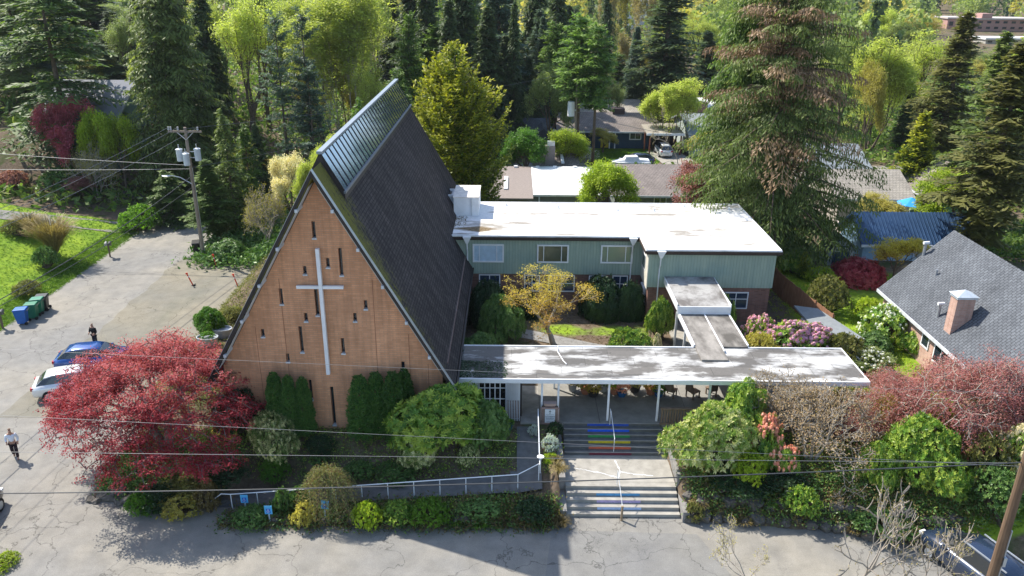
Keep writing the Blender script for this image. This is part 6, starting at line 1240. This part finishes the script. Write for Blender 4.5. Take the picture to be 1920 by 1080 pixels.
for i,(px,yt,D,w_) in enumerate(W_):
    q_=tree(nmz[i%5],'wood_conifer','one of the dark conifers making up the wood behind the church and houses',px,yt+20*math.sin(i*3.3),D,w_*(1.25+.4*math.sin(i*2.1)),LM[mz[i%5]],group='dark conifers of the wood behind'); q_.rotation_euler.x=.035*math.sin(i*5.); q_.rotation_euler.y=.035*math.cos(i*4.)
W2=[(1152,-60,165,34),(1172,-70,172,34),(1192,-80,160,36),(1212,-60,175,34),(1232,-40,168,30),(1140,20,170,30),(1180,60,150,34),(1205,75,140,34)]
for i,(px,yt,D,w_) in enumerate(W2): tree('column','bare_poplar','one of the slim straw-coloured poplars left of the great fir',px,yt,D,w_,LM[['straw','olive_gold'][i%2]],group='slim poplars left of the great fir')
W3=[(400,-10,110,110),(475,-40,112,120),(590,50,104,100),(655,40,106,95),(700,-40,116,70),(215,20,104,90),(168,90,100,80),(265,90,98,60),(690,110,92,60),(1600,60,115,80),(1640,120,100,70),(1380,120,110,60),(1330,30,190,80),(1370,0,200,80),(1345,90,160,80),(1375,150,140,60),(1660,20,210,70),(1700,35,200,80),(1745,20,230,90),(1690,110,140,90),(1790,75,200,80),(1850,95,170,70),(1925,90,170,80),(1720,140,120,80),(1640,190,110,70),(1880,120,150,80),(1840,110,160,60),(390,120,110,60),(330,60,140,80),(210,0,150,110),(120,30,140,90),(480,60,118,90),(1060,130,125,60),(1160,150,118,50),(640,130,104,70),(1580,100,130,70),(1625,120,120,80)]
for i,(px,yt,D,w_) in enumerate(W3): tree(['maple_y','round','maple_y'][i%3],'spring_tree','one of the yellow-green leafing trees scattered between the distant conifers',px,yt,D,w_,LM[['spring_yellow','soft_green','olive_gold','spring_yellow'][i%4]],group='yellow-green trees between the conifers')
# distant woods as one mass
def woods(name,label,mat,n,y0,y1,seed,cone):
    r=np.random.default_rng(seed); y=r.uniform(0,1,n)**.7*(y1-y0)+y0; x=r.uniform(-.85,.85,n)*y; 
    ok=~((np.abs(x/y-.16)<.03)&(y>235)&(y<345))&~((np.abs(x/y-.565)<.075)&(y>205)&(y<345)); x=x[ok];y=y[ok]; n=len(x); z=Hn(x,y)-1; R0=r.uniform(3.5,7,n); h0=r.uniform(8,17,n)*(1.3 if cone else 1); lv=LV(); V=r.uniform(0,1,n)
    k=230
    for j in range(k):
        d=nrm(r.normal(size=(n,3))); d[:,2]=np.abs(d[:,2])
        if cone: f=r.uniform(0,1,n); P=np.stack([x+d[:,0]*R0*.6*(1-f),y+d[:,1]*R0*.6*(1-f),z+f*h0],-1)
        else: P=np.stack([x+d[:,0]*R0,y+d[:,1]*R0,z+h0*.35+d[:,2]*h0*.65],-1)
        P+=r.normal(size=P.shape)*.5; U=nrm(r.normal(size=P.shape)+np.array([0,0,-.3]))*1.0; W=nrm(np.cross(U,r.normal(size=P.shape)))*.75
        lv.add(P,U*.7,W*.7,np.clip(V+r.normal(size=n)*.15,0,1),j/k)
    o=bpy.data.objects.new(name,lv.mesh(name,mat)); COL.objects.link(o); tag(o,label,'woods',None,'stuff')
woods('distant_broadleaf_woods','yellow-green wooded hillside in the far distance',LM['soft_green'],900,165,620,1,False); woods('distant_golden_woods','golden spring trees on the far hillside',LM['olive_gold'],420,190,600,2,False); woods('distant_conifer_woods','dark conifers mixed through the far hillside',LM['dark_needle'],620,165,620,3,True)
# undergrowth below the trees, and ground cover in the beds
def not_house(P):
    x,y=P[:,0],P[:,1]; ok=np.ones(len(P),bool)
    for a,b,c,d in ((-6,21.5,72,90),(5.5,25,98,120),(9,20,118,132),(-5,7,101,114),(23,32,104,121),(28,40,124,151),(2,12,86,95),(30,40,64,84),(40,49,73,84),(32,42,86,99),(-56,-42,82,98),(-16,-2,33,62),(-72,-56,79,92),(8,22,97,120),(-30,60,96.5,101.5)): ok&=~((x>a)&(x<b)&(y>c)&(y<d))
    return ok
scatter('undergrowth','mixed shrubs and undergrowth beneath the trees beyond the church','undergrowth',LM['mid_needle'],9000,rect(-110,120,76,185),.42,mask=not_house,h=1.5,clump=10)
scatter('undergrowth','yellow-green undergrowth between the background trees','undergrowth',LM['soft_green'],5200,rect(-110,120,78,190),.38,mask=not_house,h=1.2,clump=10)
scatter('undergrowth','bushes on the bank left of the road bend','undergrowth',LM['olive_needle'],1700,rect(-62,-27,80,92),.12,h=.4,clump=10,mask=not_house)
scatter('undergrowth','shrubs behind the church left side','undergrowth',LM['rhodo'],1500,rect(-27,-15.5,62,76),.2,h=.9,clump=10)
scatter('undergrowth','garden shrubs around the right-hand houses','undergrowth',LM['mid_needle'],2600,rect(17.8,60,60,76),.2,h=.8,clump=9,mask=lambda P:~((P[:,0]>24)&(P[:,0]<38)&(P[:,1]<72)))
scatter('undergrowth','dense garden growth between wing and houses behind','undergrowth',LM['rhodo_green'],1800,rect(-14,26,60,73),.18,h=.8,clump=9)
bed=lambda P: (Hn(P[:,0],P[:,1])>.12)&~((P[:,0]>-15)&(P[:,0]<2.2)&(P[:,1]>30.1)&(P[:,1]<31.9))&~((P[:,0]>.1)&(P[:,0]<1.6)&(P[:,1]>30))&~((P[:,0]>2.2)&(P[:,0]<8.3))
scatter('ground_cover_plants','low leafy ground cover in the front beds','ground cover',LM['rhodo_green'],5200,rect(-20.5,26,28.5,34.4),.06,mask=bed,h=.26,clump=11)
scatter('ground_cover_plants','mixed shrubs and ferns filling the strip between railing and street','ground cover',LM['rhodo'],420,rect(-13,2.2,28.9,30.0),.08,h=.34,clump=16)
scatter('ground_cover_plants','dry bronze growth in the strip between railing and street','ground cover',LM['brown_fern'],700,rect(-13,2.2,28.9,30.0),.07,h=.3,clump=14)
scatter('ground_cover_plants','ivy and low plants over the right rock wall','ground cover',LM['rhodo'],1300,rect(8.3,22,28.2,31.4),.075,mask=bed,h=.34,clump=16)
scatter('ground_cover_plants','dry bronze ferns over the right rock wall','ground cover',LM['brown_fern'],1300,rect(8.3,22,28.2,31.4),.07,mask=bed,h=.3,clump=14)
scatter('ground_cover_plants','dark growth over the rockery under the red maple','ground cover',LM['rhodo'],1500,rect(-20,-13.3,30.4,33.5),.07,mask=bed,h=.32,clump=16)
scatter('ground_cover_plants','dry leaf litter and moss in the front beds','ground cover',LM['brown_fern'],5200,rect(-20.5,26,28.5,34.4),.045,mask=bed,h=.08,clump=7)
scatter('ground_cover_plants','plants along the garden edge left of the church','ground cover',LM['olive_needle'],2600,rect(-21.5,-15,36,62),.06,mask=lambda P:Hn(P[:,0],P[:,1])>.1,h=.2,clump=8)
scatter('ground_cover_plants','low plants in the right-hand gardens','ground cover',LM['spring_green'],3200,rect(18,30,33,60),.05,mask=lambda P:(P[:,0]<24.2),h=.14,clump=8)
scatter('ground_cover_plants','leaf litter and weeds in the courtyard','ground cover',LM['brown_fern'],1600,rect(-3,9,39.5,50),.04,h=.05,clump=6)
scatter('grass','short lawn grass on the left bank','grass',LM['grass'],15000,rect(-62,-35.5,44,74),.055,mask=lambda P:P[:,0]>-.9*P[:,1]+8-P[:,1]*0-10,h=.06,clump=8,wid=.25)
scatter('grass','longer grass at the verge beside the road','grass',LM['grass'],5000,rect(-37.5,-35.2,44,73),.07,h=.1,clump=8,wid=.25)
scatter('grass','lawn in front of the blue house','grass',LM['grass'],3500,rect(10.5,19.3,102,110),.09,h=.06,clump=7,wid=.3)
scatter('grass','narrow lawn strip in the right-hand garden','grass',LM['grass'],3000,rect(20.5,25,28,33.2),.04,h=.05,clump=8,wid=.25)
def litter(x0,x1,y0,y1,z,n,label,mat):
    lv=LV(); x=x0+(x1-x0)*rng.uniform(0,1,n)**2.2; y=rng.uniform(y0,y1,n); u=rnd(n)*np.array([1,1,.25]); u=nrm(u)*.06; P=np.stack([x,y,z+rng.uniform(.01,.06,n)],-1)
    lv.add(P,u,nrm(np.cross(u,np.array([0,0,1.])+rnd(n)*.3))*.04,rng.uniform(0,1,n)); o=bpy.data.objects.new('leaf_litter',lv.mesh('leaf_litter',mat)); COL.objects.link(o); tag(o,label,'leaf litter',None,'stuff')
litter(-2.6,-.2,35.4,37.2,4.2,1100,'small dark flecks scattered on the canopy roof against the church slope',LM['rhodo_dark'])  # dark leaf-sized flecks, denser towards the church
litter(-4.4,-3.2,52,55,6.8,260,'brown litter on the flat roof beside the stair tower',LM['brown_fern'])
# rocks of the rockery
rk=[]
import bmesh
for q in range(4):
    bm=bmesh.new(); bmesh.ops.create_icosphere(bm,subdivisions=3,radius=1)
    for v in bm.verts:
        c=v.co; f=1+.22*math.sin(c.x*3+q)*math.cos(c.y*2.5+q*2)+.1*math.sin(c.z*6+q); v.co=c*f; 
        for ax in range(3): v.co[ax]=max(-.75,min(.75,v.co[ax]))
    me=bpy.data.meshes.new('rock'); bm.to_mesh(me); bm.free(); me.materials.append(M['rock']); rk.append(me)
rs=random.Random(8)
def rock(x,y,s,lb,gp):
    o=bpy.data.objects.new('rock',rk[rs.randrange(4)]); COL.objects.link(o); o.location=(x,y,H(x,y)+s*.12); o.rotation_euler=(rs.uniform(-.4,.4),rs.uniform(-.4,.4),rs.uniform(0,6)); o.scale=(s*rs.uniform(.9,1.4),s,s*rs.uniform(.6,.9)); tag(o,lb,'rock',gp)
for i in range(34): x=-12.8+i*.43; rock(x,29.25+rs.uniform(-.1,.35)+.0*x,rs.uniform(.16,.3),'one of the rocks edging the strip between the street and railing','rocks below the railing')
for i in range(22): a=i/21; x=-19.8+a*6.2; rock(x,30.6+rs.uniform(-.1,.5)+(1.2*(.12-a) if a<.12 else 0),rs.uniform(.25,.45),'one of the rocks edging the bed under the red maple','rocks under the red maple')
for i in range(40): x=8.3+(i%20)*.6; rock(x,float(np.interp(x,[7.8,14,20,24],[29.7,29.2,27.7,26.6]))+(i//20)*.65+rs.uniform(-.1,.2),rs.uniform(.26,.44),'one of the boulders of the rock wall right of the steps','boulders right of the steps')
for i in range(26): x=-46+i*.75; rock(x,81.5+rs.uniform(-.5,.8),rs.uniform(.5,.9),'one of the dark boulders in the bank beyond the road bend','boulders beyond the road bend')

# ------------------------------------------------------------------ haze
hz=MB().box(-1600,1600,-150,1900,-2,140).build('haze',None); struct(hz,'stuff'); tag(hz,'thin pale air over the far hillside','haze')
hm=bpy.data.materials.new('haze_air'); hm.use_nodes=True; t_=hm.node_tree; t_.nodes.remove(t_.nodes['Principled BSDF']); pv=t_.nodes.new('ShaderNodeVolumePrincipled')
pv.inputs['Color'].default_value=(.82,.9,1,1); pv.inputs['Density'].default_value=.00009; pv.inputs['Anisotropy'].default_value=.2; t_.links.new(pv.outputs[0],t_.nodes['Material Output'].inputs['Volume']); hz.data.materials.append(hm)
